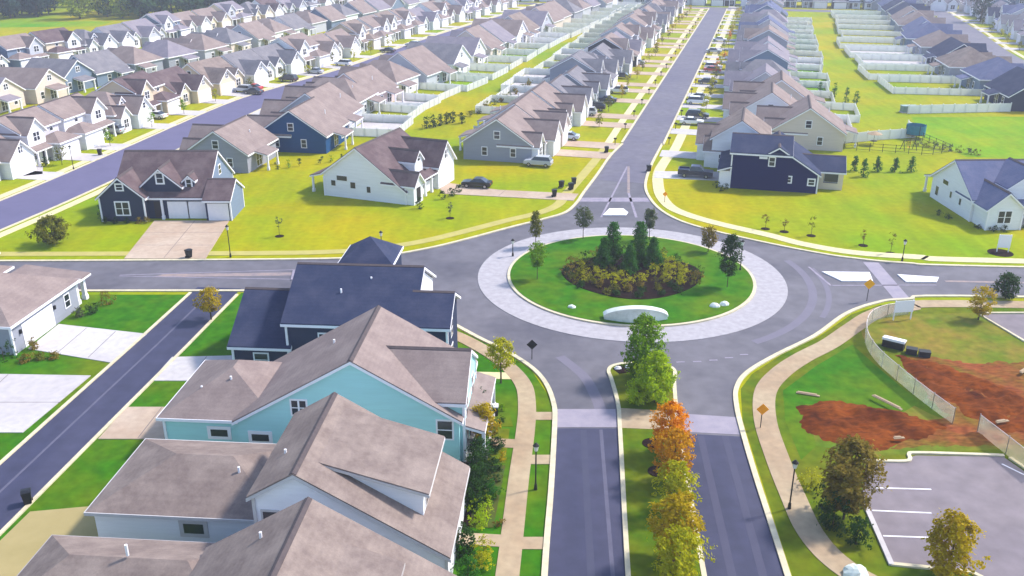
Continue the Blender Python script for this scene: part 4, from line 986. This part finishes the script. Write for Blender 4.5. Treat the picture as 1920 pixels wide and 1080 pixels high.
for i, (x, y, w, hh) in enumerate(((22.3, 53.4, 2.4, 2.8), (23.3, 51.6, 1.9, 2.0), (22.6, 55.4, 2.0, 3.0))):
    shrub(x, y, w, hh, 'dark', ('tall', 'low', 'farther')[i] + ' dark evergreen shrub under the olive brown tree by the parking lot', n=900, size=.12)
shrub(22.2, 58.2, 1.6, 1.6, 'yellow', 'pale yellow shrub beside the sidewalk lamp on the right', n=350)
for i, (x, y, h_) in enumerate(((-2.9, 69.6, 2.2), (-2.9, 67.6, 2.4), (-2.8, 65.9, 2.0), (-3.0, 60.9, 1.9), (-3.1, 59.1, 2.2), (-3.2, 57.2, 1.8), (-3.2, 55.6, 1.4), (-3.6, 50.2, 1.9))):
    shrub(x + .45, y, 1.7, h_ + .7, 'dark', 'dark upright shrub, %s from the roundabout in the bed along the houses' % ORD[i], 'dark shrubs along the divided road houses', n=1100, size=.11, shape='column', name='upright_shrub')
for i, (x, y, h_) in enumerate(((-2.2, 68.6, 1.7), (-2.0, 66.8, 1.6), (-2.4, 64.6, 2.0), (-2.3, 62.6, 1.6), (-2.5, 60.2, 1.8), (-2.3, 58.2, 1.5), (-1.6, 57.0, 1.2), (-1.5, 60.6, 1.0), (-1.3, 63.4, 1.1), (-2.8, 48.0, 1.9))):
    shrub(x, y, 1.5, h_, 'dark' if i % 3 else 'conifer', '%s bushy green shrub from the roundabout in beds before the near houses' % ORD[i], 'bushy shrubs before the divided road houses', n=800, size=.1)
for i, (x, y, s) in enumerate(((-2.1, 54.9, 1.9), (-2.25, 53.6, 1.6), (-1.9, 50.4, 1.8), (-2.0, 49.2, 1.7))):
    shrub(x, y, s, s * .7, 'lime' if i < 2 else 'yellow', '%s round bush, %s from the roundabout, beside the white house' % ('lime' if i < 2 else 'yellow green', ORD[i]), n=700, size=.08)
for i, (x, y, lf) in enumerate(((-1.0, 67.4, 'dark'), (-1.4, 65.9, 'brown'), (-.9, 69.6, 'green'), (-1.2, 59.0, 'dark'), (-.8, 62.0, 'gold'), (-1.5, 56.6, 'green'), (-.9, 53.6, 'brown'))):
    shrub(x, y, .8, .7, lf, 'small garden shrub, %s in the strip between the teal house and the sidewalk' % ORD[i], n=180, size=.08)
flat('garden_bed', [(-3.6, 71), (-2.0, 71), (-2.4, 65), (-3.0, 65)], M_MULCH, .03)
flat('garden_bed', [(-3.9, 62.5), (-2.4, 62.5), (-3.0, 53.2), (-4.2, 53.2)], M_MULCH, .03)
flat('garden_bed', [(-3.4, 69.4), (-.2, 69.2), (.1, 67.0), (-3.2, 67.0)], M_GRASS_O, .026)
flat('garden_bed', [(-2.4, 61.2), (-.5, 61.2), (-1.3, 53.4), (-3.0, 53.4)], mat('bed_soil', (.07, .06, .01), (.05, .09, .006), .8, .95, 6), .026)
flat('garden_bed', [(-2.0, 66.8), (-.2, 66.6), (-.5, 61.5), (-2.3, 61.5)], M_GRASS_O, .03)
# shrubs by the left houses
for i, (x, y, w, hh, lf) in enumerate(((-44.0, 92.6, 1.7, 1.5, 'brown'), (-44.6, 90.2, 1.3, 1.1, 'dark'), (-45.6, 89.4, 1.1, 1.0, 'grey'), (-46.6, 81.6, 1.0, 1.2, 'brown'), (-48.4, 79.2, 3.8, 2.2, 'dark'), (-46.2, 79.0, 1.4, .7, 'brown'), (-45.0, 79.4, 1.2, .6, 'olive'), (-43.8, 79.6, 1.1, .6, 'brown'))):
    shrub(x, y, w, hh, lf, '%s shrub, %s from the far end beside the grey hip roofed house' % (dict(brown='brown', dark='dark', grey='grey green', olive='olive')[lf], ORD[i]), n=420, size=.1)
for i, x in enumerate((-56.8, -55.6, -54.2, -52.6, -51.0, -49.9)):
    shrub(x, 120.6 if i else 122.3, 1.0, .8 if i else 2.0, 'dark' if i < 4 else 'brown', '%s foundation shrub from the left under the dark navy house front' % ORD[i], n=220, size=.1)
for i, (x, y) in enumerate(((-13.2, 127.2), (-10.3, 131.8), (-9.0, 133.6), (-8.0, 135.4))):
    shrub(x, y, 1.2, 1.2 if i else 1.8, 'dark', '%s dark shrub from the left along the white corner house front' % ORD[i], n=260, size=.11)
for i, (x, y) in enumerate(((62.6, 118.4), (64.2, 117.2), (65.6, 117.2), (59.8, 124.2), (60.6, 122.6), (68.2, 118.2), (70.2, 118.2), (72.0, 118.2))):
    shrub(x, y, 1.0, .7, 'dark', '%s low dark shrub from the left around the white porch house' % ORD[i], n=160, size=.11)
for i, (x, y) in enumerate(((31.5, 138.0), (32.6, 137.0), (31.9, 136.2))):
    shrub(x, y, 1.1, .9, 'dark', '%s dark shrub beside the navy house porch' % ORD[i], n=180, size=.1)
for i, (x, y, s) in enumerate(((56.0, 147.6, 2.6), (56.2, 144.2, 2.9), (59.6, 147.4, 2.5), (62.4, 147.2, 2.4), (65.0, 147.0, 2.5))):
    tree('arborvitae', x, y, 'cone', 1.7, s, 'conifer', '%s small conifer from the left in the group of five on the yellow lawn' % ORD[i], group='five conifers on the yellow lawn', n=500, size=.14, trunk=.03, gap=.05)
for i, (x, y) in enumerate(((-16.6, 179.0), (-15.4, 180.4), (-14.2, 181.8), (-13.0, 183.2), (-11.8, 184.6), (-10.0, 183.4))):
    tree('hedge_tree', x, y, 'column', 1.6, 2.2, 'dark', '%s dark hedge tree from the left by the green alley' % ORD[i], group='dark hedge trees by the green alley', n=260, size=.16, trunk=.05)
for i, (x, y) in enumerate(((70.4, 213.5), (73.6, 205.0), (75.4, 203.4), (72.4, 209.2))):
    tree('hedge_tree', x, y, 'cone', 1.8, 3.0 + .5 * (i % 2), 'conifer', '%s conifer from the far end along the yard beside the green strip' % ORD[(0, 2, 3, 1)[i]], group='conifers along the right green strip', n=260, size=.17, trunk=.05)
for i in range(14):
    x, y = -8.6 + 1.05 * i + (i % 3) * .5, 190 + 3.1 * i
    shrub(x, y, 1.7, 1.3, ('olive', 'grey', 'brown')[i % 3], '%s scrubby bush up the green alley behind the grey houses' % ORD[i], 'scrubby bushes up the green alley', n=130, size=.18)
for i, (x, y) in enumerate(((-80, 148.5), (-77.6, 150.8), (-79, 146.2))):
    shrub(x, y, 1.6, 1.5, 'dark', '%s dark shrub on the pale paving left of the curving street' % ORD[i], n=200, size=.14)
for i in range(9):
    x, y = 68 + 1.05 * i, 168.4 - 1.0 * i
    shrub(x + 4.4, y - 2.4, 1.6, 1.1, 'grey' if i % 2 else 'olive', '%s scrubby bush from the left along the dark rail fence' % ORD[i], 'scrubby bushes along the dark rail fence', n=140, size=.14)
for i in range(7):
    x, y = -38.6 + 1.6 * i, 148.8 + .9 * i
    if i == 3: continue
    shrub(x, y, .9, 1.2, 'green' if i % 2 else 'dark', '%s little shrub from the left behind the dark navy house' % ORD[i], 'little shrubs behind the dark navy house', n=110, size=.12)
# lawn saplings with mulch rings
for i, (x, y, h_, lf) in enumerate(((-30.5, 115.2, 2.8, 'grey'), (-8.6, 122.8, 2.2, 'grey'), (39.3, 115.4, 2.6, 'olive'), (36.2, 117.0, 2.0, 'brown'), (34.0, 118.2, 2.0, 'brown'), (47.2, 108.7, 2.6, 'olive'), (44.8, 111.6, 2.0, 'brown'))):
    where = ('on the lawn right of the dark navy house driveway', 'on the lawn in front of the white corner house', 'third', 'second', 'first', 'beside the crossing', 'fourth')[i]
    if i in (2, 3, 4, 6): where += ' from the left on the gold lawn right of the roundabout'
    if i == 5: where += ' sidewalk right of the roundabout'
    tree('sapling', x, y, 'vase', .9, h_, lf, 'thin sapling ' + where, group='thin lawn saplings', n=120, size=.1, trunk=.45, gap=.5, tr=.03)
    b = MB(); b.disc(x, y, .6, .0, .03, 16); struct('mulch_bed', b, M_MULCH)
# street trees along the long road and curving street
r = random.Random(15)
def small_trees(path, off, t0, t1, step, leafs, where, group):
    n = 0; t = t0
    while t < t1:
        (x, y), a = path.at(t, off + r.uniform(-.4, .4))
        if visible(x, y, 1, 10):
            lf = r.choice(leafs); nm = dict(olive='olive', gold='golden', yellow='yellow green', orange='orange', green='green', lime='lime', dark='dark')[lf]
            tree('street_tree', x, y, 'ball', r.uniform(1.2, 2.2), r.uniform(2.4, 3.8), lf, '%s young tree, %s %s' % (nm, ORD[min(n, 27)], where), group=group, n=220 if y < 260 else 110, size=.17 if y < 260 else .24, trunk=.3, tr=.05)
            n += 1
        t += step * r.uniform(.8, 1.25)
small_trees(PN, -10.4, 42, 265, 12.5, ('olive', 'gold', 'yellow', 'olive'), "in yards on the long road's west side", 'young trees west of the long road')
small_trees(PN, 9.2, 52, 265, 11.5, ('olive', 'gold', 'orange', 'green', 'yellow'), "in yards on the long road's east side", 'young trees east of the long road')
small_trees(P2, -8.6, P2.t_of_y(150), P2.t_of_y(300), 13, ('olive', 'green', 'dark', 'yellow'), "in yards left of the curving street", 'young trees left of the curving street')
small_trees(P4, -8, P4.t_of_y(200), P4.t_of_y(350), 15, ('olive', 'yellow', 'green'), "in yards on the right street's near side", 'young trees on the right street')
small_trees(P4, 8, P4.t_of_y(205), P4.t_of_y(350), 15, ('olive', 'yellow', 'gold'), "in yards on the right street's far side", 'young trees on the right street')
# trees beyond the left rows
protos = []
for q, lf in enumerate(('far', 'fard', 'fary')):
    for s in range(2):
        c = crown_mb('ball', 8.5, 8.5, 900, .55, 300 + q * 7 + s, .3); c.v = [(a, b_, d + .9) for a, b_, d in c.v]
        root = empty('woodland_tree', (0, 0, 0)); trunk_mb(6, .28, 6, 3, q).build('trunk', M_BARK, root); c.build('crown', LEAF[lf], root)
        protos.append(root)
r = random.Random(9); used = [False] * 6; cnt = 0
spots = []
for i in range(330):
    x = -250 + 235 * r.random(); y = 350 + 140 * r.random() ** 1.3 + max(0, (x + 190)) * .42 + (14 if x < -175 else 0)
    spots.append((x, y))
spots.sort(key=lambda p: p[0])
flat('field', [(-230, 338), (-150, 346), (-150, 362), (-230, 358)], M_GRASS_L, .01)
def wood(x, y):
    global cnt
    px = 960 + 1740 * x / (y * .925 + 14)
    k = 2 if 130 < px < 235 and r.random() < .8 else (1 if px < 160 or r.random() < .35 else 0)
    q = k_ = {0: 0, 1: 2, 2: 4}[k] + r.randrange(2)
    if used[q]: o = copy_tree(protos[q])
    else: o = protos[q]; used[q] = True
    o.location = (x, y, 0); s = r.uniform(.9, 1.6); o.scale = (s, s, s * r.uniform(.9, 1.2)); o.rotation_euler = (0, 0, r.uniform(0, 6))
    tag(o, '%s rounded tree in the woodland behind the farthest left houses' % ('mid green', 'dark green', 'yellow green')[k], 'tree', '%s woodland trees beyond the left rows' % ('mid green', 'dark green', 'yellow green')[k])
    cnt += 1
for x, y in spots:
    (cx, cy), a = P3.at(P3.t_of_y(min(y, 480)), -31)
    if x < cx and visible(x, y, 6, 40): wood(x, y)
def wood_far(x, y):
    o = copy_tree(protos[2 + r.randrange(2)]) if used[2] and used[3] else None
    if not o: return
    o.location = (x, y, 0); k = r.uniform(.8, 1.2); o.scale = (k, k, k * 1.2); o.rotation_euler = (0, 0, r.uniform(0, 6))
    tag(o, 'dark rounded tree between the farthest houses at the top right', 'tree', 'dark trees among the farthest right houses')
for i in range(46):
    x, y = r.uniform(150, 265), r.uniform(300, 470)
    if all(math.hypot(x - q[0], y - q[1]) > 8.5 for q in HOUSES) and min(math.hypot(x - q[0], y - q[1]) for q in S4) > 10: wood_far(x, y)
for p, u in zip(protos, used):
    if not u:
        for ch in list(p.children): bpy.data.objects.remove(ch)
        bpy.data.objects.remove(p)

# ---------------------------------------------------------------- cars
def car_proto(colr, kind):
    c = mat('car_paint_' + colr, dict(white=(.72, .72, .74), silver=(.42, .44, .48), black=(.01, .01, .014), navy=(.01, .016, .06), red=(.45, .012, .012), grey=(.16, .17, .19), lightblue=(.45, .52, .60), dark=(.03, .035, .05))[colr], rough=.28, spec=.6)
    root = empty('parked_car', (0, 0, 0))
    L, W = (4.6, 1.8) if kind == 'sedan' else (4.7, 1.9) if kind == 'suv' else (5.5, 1.95)
    if kind == 'sedan': low = [(-2.3, .35), (-2.3, .8), (-1.75, .93), (-.9, .98), (1.35, .98), (2.2, .95), (2.3, .7), (2.3, .35)]; top = [(-1.0, .96), (-.35, 1.42), (.9, 1.44), (1.65, .96)]
    elif kind == 'suv': low = [(-2.35, .4), (-2.35, .9), (-1.7, 1.05), (-1.0, 1.1), (2.25, 1.1), (2.35, .8), (2.35, .4)]; top = [(-1.15, 1.08), (-.5, 1.68), (1.85, 1.7), (2.25, 1.08)]
    else: low = [(-2.75, .45), (-2.75, 1.0), (-1.9, 1.12), (-1.2, 1.15), (2.7, 1.1), (2.75, .8), (2.75, .45)]; top = [(-1.35, 1.12), (-.75, 1.78), (.75, 1.8), (.95, 1.12)]
    def loft(prof, w0, w1, zlo, zhi):
        b = MB(); n = len(prof)
        hw = [w0 + (w1 - w0) * (z - zlo) / (zhi - zlo) for _, z in prof]
        b.add([(x, -k, z) for (x, z), k in zip(prof, hw)] + [(x, k, z) for (x, z), k in zip(prof, hw)],
              [tuple(range(n))[::-1], tuple(range(n, 2 * n))] + [(i, (i + 1) % n, n + (i + 1) % n, n + i) for i in range(n)])
        return b
    bd = loft(low, W / 2, W / 2 * .96, .35, 1.1)
    rf = loft([(top[1][0] + .05, top[1][1] - .02), (top[2][0] - .05, top[2][1] - .02), (top[2][0] - .1, top[2][1] + .05), (top[1][0] + .15, top[1][1] + .05)], W * .40, W * .38, 1.3, 1.9)
    bd.v += []; o_ = len(bd.v); bd.v += rf.v; bd.f += [tuple(i + o_ for i in f) for f in rf.f]
    if kind == 'pickup': bd.box(1.0, 2.7, -.97, -.85, 1.05, 1.32); bd.box(1.0, 2.7, .85, .97, 1.05, 1.32); bd.box(2.6, 2.74, -.97, .97, 1.0, 1.32)
    bo = bd.build('body', c, root)
    md = bo.modifiers.new('bevel', 'BEVEL'); md.width = .06; md.segments = 2; md.limit_method = 'ANGLE'
    loft(top, W * .46, W * .38, top[0][1], top[1][1]).build('window', M_GLASS, root)
    for x in (-L * .31, L * .31):
        for s in (-1, 1):
            t = MB(); t.tube((x, s * (W / 2 - .2), .33), (x, s * (W / 2 + .02), .33), .33, .33, 16); w = t.build('wheel', M_TYRE, root)
            t = MB(); t.tube((x, s * (W / 2), .33), (x, s * (W / 2 + .035), .33), .2, .2, 12); t.build('rim', M_RIM, w)
    for s in (-1, 1):
        t = MB(); t.box(-L / 2 - .02, -L / 2 + .1, s * .62 - .2, s * .62 + .2, .62, .78); t.build('headlight', M_LAMPG, root)
        t = MB(); t.box(L / 2 - .1, L / 2 + .02, s * .68 - .14, s * .68 + .14, .66, .84); t.build('tail_light', mat('tail_red', (.4, .01, .01), rough=.3), root)
    return root
CP = {}
def car(x, y, deg, colr, kind, label, group='cars parked on driveways', z=.07):
    key = (colr, kind)
    if key not in CP: o = CP[key] = car_proto(colr, kind)
    else: o = copy_tree(CP[key])
    o.location = (x, y, z); o.rotation_euler = (0, 0, R(deg)); tag(o, label, 'car', group)
car(-5.4, 138.2, -12, 'black', 'sedan', 'black sedan on the driveway of the white corner house')
car(4.4, 150.8, -16, 'silver', 'suv', 'silver car on the driveway of the first grey house west of the long road')
car(2.6, 154.0, -16, 'silver', 'sedan', 'second silver car beside the silver car of the first grey house, partly hidden')
car(10.2, 169.8, -14, 'lightblue', 'sedan', 'pale blue car in front of the beige house west of the long road')
car(15.2, 191.5, -14, 'silver', 'suv', 'silver suv in front of the fourth house west of the long road')
car(17.5, 196.6, -12, 'black', 'suv', 'black suv behind the silver suv west of the long road')
car(29.3, 144.0, 166, 'navy', 'pickup', 'dark navy pickup on the driveway beside the navy house')
car(-76.2, 175.0, -14, 'silver', 'suv', 'silver suv on the first driveway left of the curving street')
car(-72.6, 188.4, -16, 'white', 'sedan', 'white sedan on the second driveway left of the curving street')
car(-62.6, 217.2, -18, 'silver', 'suv', 'silver suv left of the red car by the curving street')
car(-60.9, 219.8, -18, 'red', 'sedan', 'bright red car on a driveway left of the curving street')
car(-59.6, 215.0, -18, 'dark', 'sedan', 'dark sedan in front of the red car by the curving street')
car(24.6, 178 + 38, -12, 'white', 'suv', 'white suv in front of the fifth house west of the long road')
car(27.6, 236, -14, 'dark', 'sedan', 'dark sedan in front of a middle house west of the long road')
car(40.6, 203, 166, 'white', 'suv', 'white suv on the fourth driveway east of the long road')
car(42.2, 208.4, 166, 'silver', 'sedan', 'silver sedan behind the white suv east of the long road')
car(37.8, 188.5, 166, 'dark', 'suv', 'dark suv on the third driveway east of the long road')
car(52.4, 246, 166, 'red', 'sedan', 'red sedan on a driveway east of the long road')
car(53.5, 250.4, 166, 'white', 'suv', 'white suv next to the red sedan east of the long road')
car(59.6, 280, 166, 'silver', 'sedan', 'silver sedan far up the east side of the long road')
car(66.6, 305, 166, 'white', 'sedan', 'white sedan farthest up the east side of the long road')
for x_, y_, a_, c_, k_, l_ in ((-80.2, 160.5, -12, 'grey', 'sedan', 'grey sedan nearest the photo left edge by the curving street'), (-55.2, 231.6, -22, 'black', 'suv', 'black suv on a driveway left of the curving street beyond the red car'),
        (-51.0, 243.5, -22, 'silver', 'sedan', 'silver sedan left of the curving street well beyond the red car'), (-30.5, 293, -18, 'silver', 'suv', 'silver suv near the far end of the curving street'), (20.8, 205.0, -14, 'navy', 'sedan', 'navy sedan two driveways above the black suv west of the long road'),
        (34.0, 258, -14, 'silver', 'sedan', 'silver sedan far up the west side of the long road'), (35.6, 182.6, 166, 'white', 'sedan', 'white sedan beside the dark suv east of the long road'), (47.6, 228, 166, 'dark', 'sedan', 'dark sedan below the red sedan east of the long road')):
    car(x_, y_, a_, c_, k_, l_)
car(-45.8, 256, -22, 'white', 'suv', 'white suv on a far driveway left of the curving street')
car(-36.8, 281, -20, 'dark', 'sedan', 'dark sedan on a far driveway left of the curving street')

# ---------------------------------------------------------------- lamps, bins, signs, street furniture
def lamp(x, y, h, label):
    o = empty('street_lamp', (x, y, 0), 0, label, 'street lamp', 'street lamps')
    b = MB(); b.tube((0, 0, 0), (0, 0, .5), .14, .1, 10); b.tube((0, 0, .5), (0, 0, h - .55), .06, .05, 8); b.build('pole', M_METAL, o)
    b = MB(); b.tube((0, 0, h - .55), (0, 0, h - .12), .13, .2, 8); b.build('lantern', M_LAMPG, o)
    b = MB(); b.tube((0, 0, h - .12), (0, 0, h + .12), .26, .05, 8); b.build('cap', M_METAL, o)
for x, y, h_, lb in ((-34.7, 107.3, 4.1, 'dark street lamp on the west street beside the tan driveway'), (19.9, 55.6, 4.0, 'dark lamp post between the right carriageway and the tan sidewalk'), (1.75, 58.0, 3.9, 'dark lamp post on the verge left of the divided road'),
                    (.1, 107.6, 2.2, 'small post lamp at the far left edge of the island'), (27.0, 102.4, 3.9, 'thin lamp post at the right edge of the island lawn'), (-72.0, 148.4, 4.0, 'lamp post left of the curving street near its bend'),
                    (-16.2, 108.6, 2.9, 'thin lamp post on the north west kerb left of the roundabout'), (47.6, 106.0, 2.7, 'thin lamp post beside the far right crossing')):
    lamp(x, y, h_, lb)
def bin_(x, y, rz, label, first=[None]):
    if first[0] is None:
        o = empty('wheeled_bin', (0, 0, 0)); first[0] = o
        b = MB(); b.add([(-.24, -.27, .1), (.24, -.27, .1), (.24, .27, .1), (-.24, .27, .1), (-.32, -.36, 1.0), (.32, -.36, 1.0), (.32, .36, 1.0), (-.32, .36, 1.0)], [(3, 2, 1, 0), (4, 5, 6, 7), (0, 1, 5, 4), (1, 2, 6, 5), (2, 3, 7, 6), (3, 0, 4, 7)]); b.build('body', M_BLACK, o)
        b = MB(); b.prism([(-.38, 1.0), (.38, 1.0), (.38, 1.06), (0, 1.12), (-.38, 1.08)], -.34, .34, 'x'); b.build('lid', M_BLACK, o)
        for s in (-1, 1):
            b = MB(); b.tube((s * .22, .3, .13), (s * .31, .3, .13), .13, .13, 10); b.build('wheel', M_TYRE, o)
        b = MB(); b.tube((-.28, .42, .95), (.28, .42, .95), .025, .025, 6); b.build('handle', M_BLACK, o)
    else: o = copy_tree(first[0])
    o.location = (x, y, .05); o.rotation_euler = (0, 0, rz); tag(o, label, 'bin', 'black wheeled bins')
for x, y, lb in ((-39.7, 107.0, 'black bin at the kerb end of the tan driveway on the west street'), (-35.0, 56.2, 'black bin on the kerb of the left side street near the bottom'), (9.0, 136.6, 'nearest black bin on the west kerb of the long road'),
                (9.6, 139.6, 'black bin beside the nearest one on the west kerb of the long road'), (6.3, 133.0, 'black bin at the end of the white corner house driveway'), (7.6, 137.8, 'black bin on the driveway of the white corner house near the road'),
                (22.3, 147.2, 'black bin on the east kerb of the long road by the crossing'), (16.6, 159.8, 'black bin by the second driveway west of the long road'), (-71.6, 158.0, 'black bin on the left kerb of the curving street'), (35.0, 167.0, 'black bin beside the white house front east of the long road'), (35.6, 170.0, 'farther black bin beside the white house front east of the long road')):
    bin_(x, y, rng.uniform(0, 3), lb)
n = 0
for t in [28 + 12.6 * i for i in range(17)]:
    for off, sd_ in ((-4.7, 'west'), (4.7, 'east')):
        (x, y), a = PN.at(t + (3 if off > 0 else 0), off)
        o = empty('mailbox', (x, y, 0), R(a), 'black post mailbox, %s up the %s kerb of the long road' % (ORD[n // 2], sd_), 'mailbox', 'mailboxes along the long road'); n += 1
        b = MB(); b.box(-.06, .06, -.06, .06, 0, 1.05); b.build('post', M_BLACK, o)
        b = MB(); b.prism([(-.12, 1.05), (.12, 1.05), (.12, 1.22), (.07, 1.32), (-.07, 1.32), (-.12, 1.22)], -.28, .28, 'y'); b.build('box', M_BLACK, o)
def post_sign(name, x, y, h, size, m, label, shape='diamond', rz=0., z0=0.):
    o = empty(name, (x, y, z0), rz, label, 'sign')
    b = MB(); b.tube((0, 0, 0), (0, 0, h), .04, .04, 8); b.build('post', M_METAL, o)
    b = MB(); s = size / 2
    pts = [(0, -s * 1.3), (s * 1.3, 0), (0, s * 1.3), (-s * 1.3, 0)] if shape == 'diamond' else [(-s, -s), (s, -s), (s, s), (-s, s)]
    b.prism([(p[0], h - s + p[1]) for p in pts], -.09, -.05, 'y'); b.build('plate', m, o)
    return o
M_SIGNY = mat('sign_yellow', (.85, .40, .01), (.78, .36, .01), 4, .5)
M_SIGNO = mat('sign_orange', (.95, .36, .01), (.88, .3, .01), 4, .5)
post_sign('road_sign', 38.9, 93.6, 2.5, .95, M_SIGNY, 'yellow orange diamond sign on the kerb right of the roundabout')
post_sign('road_sign', 20.6, 66.8, 2.2, .8, M_SIGNO, 'orange diamond sign beside the right crossing of the divided road')
post_sign('road_sign', 22.3, 130.2, 1.6, .6, M_SIGNO, 'small orange sign beside the pale sidewalk north of the roundabout')
post_sign('road_sign', 1.9, 79.4, 2.0, .8, M_BLACK, 'black backed diamond sign on the kerb left of the roundabout exit')
# white board signs
def board(name, x, y, w, h, z, rz, label):
    o = empty(name, (x, y, 0), rz, label, 'sign')
    for s in (-1, 1):
        b = MB(); b.box(s * w * .46 - .05, s * w * .46 + .05, -.05, .05, 0, z + h); b.build('post', M_WHITE, o)
    b = MB(); b.box(-w / 2, w / 2, -.11, -.06, z, z + h); b.build('panel', M_WHITE, o)
board('notice_board', 40.8, 88.6, 2.1, 1.3, .9, R(8), 'white notice board behind the construction fence')
board('yard_sign', 61.4, 109.2, 1.5, 1.7, .6, R(-5), 'white yard sign on the lawn in front of the porch house')
b = MB(); b.disc(61.0, 108.9, 1.5, 0, .03, 24); struct('mulch_bed', b, M_MULCH)
# equipment by the construction fence
o = empty('equipment_box', (37.4, 82.0, 0), R(-35), 'white lidded black equipment box inside the construction fence', 'box')
b = MB(); b.box(-1.0, 1.0, -.45, .45, .05, .8); b.build('body', M_BLACK, o); b = MB(); b.prism([(-.5, .8), (.5, .8), (.5, .88), (-.5, 1.05)], -1.05, 1.05, 'x'); b.build('lid', M_WHITE, o)
for i, (x, y) in enumerate(((38.6, 80.6), (39.6, 80.0))):
    o = empty('equipment_box', (x, y, 0), R(-25 + 10 * i), ('nearer' if i == 0 else 'farther') + ' small dark box beside the white lidded equipment box', 'box')
    b = MB(); b.box(-.5, .5, -.35, .35, 0, .55); b.build('body', M_BLACK, o); b = MB(); b.box(-.53, .53, -.38, .38, .55, .62); b.build('lid', M_METAL, o)
rp = random.Random(3)
for i, (x, y, L, a, lb) in enumerate(((32.4, 70.4, 3.0, -58, 'pale plank on the ground along the construction fence'), (26.2, 72.4, 2.0, -20, 'pale board on the grass behind the nearer dirt heap'), (31.2, 64.6, .9, 8, 'short pale board on the nearer dirt heap'), (40.8, 67.2, 1.2, 15, 'pale board on the farther dirt track'), (47.6, 76.6, 2.2, 40, 'pale timber on the dirt near the right photo edge'))):
    o = empty('timber_plank', (x, y, .35 if i != 1 else .05), R(a), lb, 'plank')
    b = MB(); b.box(-L / 2, L / 2, -.12, .12, 0, .07); b.box(-L / 2 + .1, L / 2 - .25, -.02, .2, .07, .12); b.build('boards', M_WALK, o)
# trampoline, cabinet, patio things on the right
o = empty('trampoline', (75.2, 171.0, 0), 0, 'teal netted trampoline in the fenced yard right of the long road', 'trampoline')
M_TEAL = mat('teal_net', (.02, .16, .22), (.03, .2, .27), 2, .7)
b = MB(); b.tube((0, 0, .75), (0, 0, .85), 1.75, 1.75, 24); b.build('mat', M_BLACK, o)
b = MB(); n = 20
ring = [(1.75 * math.cos(6.283 * i / n), 1.75 * math.sin(6.283 * i / n)) for i in range(n)]
for z0, z1 in ((.9, 2.5),):
    vs = [(x, y, z0) for x, y in ring] + [(x, y, z1) for x, y in ring]; b.add(vs, [(i, (i + 1) % n, n + (i + 1) % n, n + i) for i in range(n)])
nn = b.build('net', M_TEAL, o); md = nn.modifiers.new('thick', 'SOLIDIFY'); md.thickness = .02
for i in range(0, n, 5):
    b = MB(); b.tube((ring[i][0] * 1.02, ring[i][1] * 1.02, 0), (ring[i][0] * 1.02, ring[i][1] * 1.02, 2.6), .05, .05, 6); b.build('leg', M_METAL, o)
o = empty('utility_cabinet', (83.4, 194.6, 0), R(4), 'low grey green utility cabinet at the corner of the bright green lawn', 'cabinet')
b = MB(); b.box(-1.6, 1.6, -.7, .7, .15, 1.35); b.build('body', mat('cabinet_green', (.16, .25, .22), (.2, .28, .25), 2, .6), o)
b = MB(); b.box(-1.7, 1.7, -.8, .8, 1.35, 1.45); b.build('lid', mat('cabinet_lid', (.24, .33, .32), rough=.5), o)
b = MB(); b.box(-1.75, 1.75, -.85, .85, 0, .15); b.build('plinth', M_CONC, o)
def patio_set(x, y, label):
    o = empty('patio_table', (x, y, 0), 0, label, 'patio table')
    b = MB(); b.tube((0, 0, .68), (0, 0, .74), .6, .6, 14); b.build('tabletop', M_METAL, o)
    b = MB(); b.tube((0, 0, 0), (0, 0, 2.3), .03, .03, 6); b.build('pole', M_METAL, o)
    b = MB(); b.tube((0, 0, 2.0), (0, 0, 2.5), 1.4, .05, 8); b.build('parasol', M_WALK, o)
patio_set(65.6, 165.8, 'patio table with tan parasol in the yard behind the beige house')
o = empty('swing_set', (70.4, 161.8, 0), R(10), 'small dark swing set on the lawn left of the teal trampoline', 'swing set')
for s in (-1, 1):
    b = MB(); b.tube((s * 1.2, -.7, 0), (s * 1.1, 0, 1.8), .06, .06, 6); b.tube((s * 1.2, .7, 0), (s * 1.1, 0, 1.8), .06, .06, 6); b.build('leg_frame', M_IRON, o)
b = MB(); b.tube((-1.1, 0, 1.8), (1.1, 0, 1.8), .06, .06, 6); b.build('beam', M_IRON, o)
b = MB(); b.box(-.25, .25, -.12, .12, .5, .55); b.tube((-.22, 0, .55), (-.22, 0, 1.8), .015, .015, 4); b.tube((.22, 0, .55), (.22, 0, 1.8), .015, .015, 4); b.build('swing_seat', M_SIGNO, o)
# red flag of the open house / meter boxes
o = empty('garden_box', (-1.6, 69.0, 0), 0, 'small white meter box on the grass beside the teal house porch', 'box')
b = MB(); b.box(-.4, .4, -.3, .3, 0, .8); b.build('body', M_BLACK, o); b = MB(); b.box(-.44, .44, -.34, .34, .8, .9); b.build('lid', M_WHITE, o)

HAZE = .00042
if HAZE:
    b = MB(); b.box(-420, 420, -40, 760, -1, 44)
    hz = b.build('haze', mat('haze_unused', (1, 1, 1))); hz['kind'] = 'stuff'
    m = bpy.data.materials.new('haze_air'); m.use_nodes = True; t = m.node_tree
    for n in list(t.nodes):
        if n.type != 'OUTPUT_MATERIAL': t.nodes.remove(n)
    v = t.nodes.new('ShaderNodeVolumePrincipled'); v.inputs['Color'].default_value = (.86, .88, 1.0, 1); v.inputs['Density'].default_value = HAZE; v.inputs['Anisotropy'].default_value = .2
    t.links.new(v.outputs[0], [n for n in t.nodes if n.type == 'OUTPUT_MATERIAL'][0].inputs['Volume'])
    hz.data.materials.clear(); hz.data.materials.append(m)
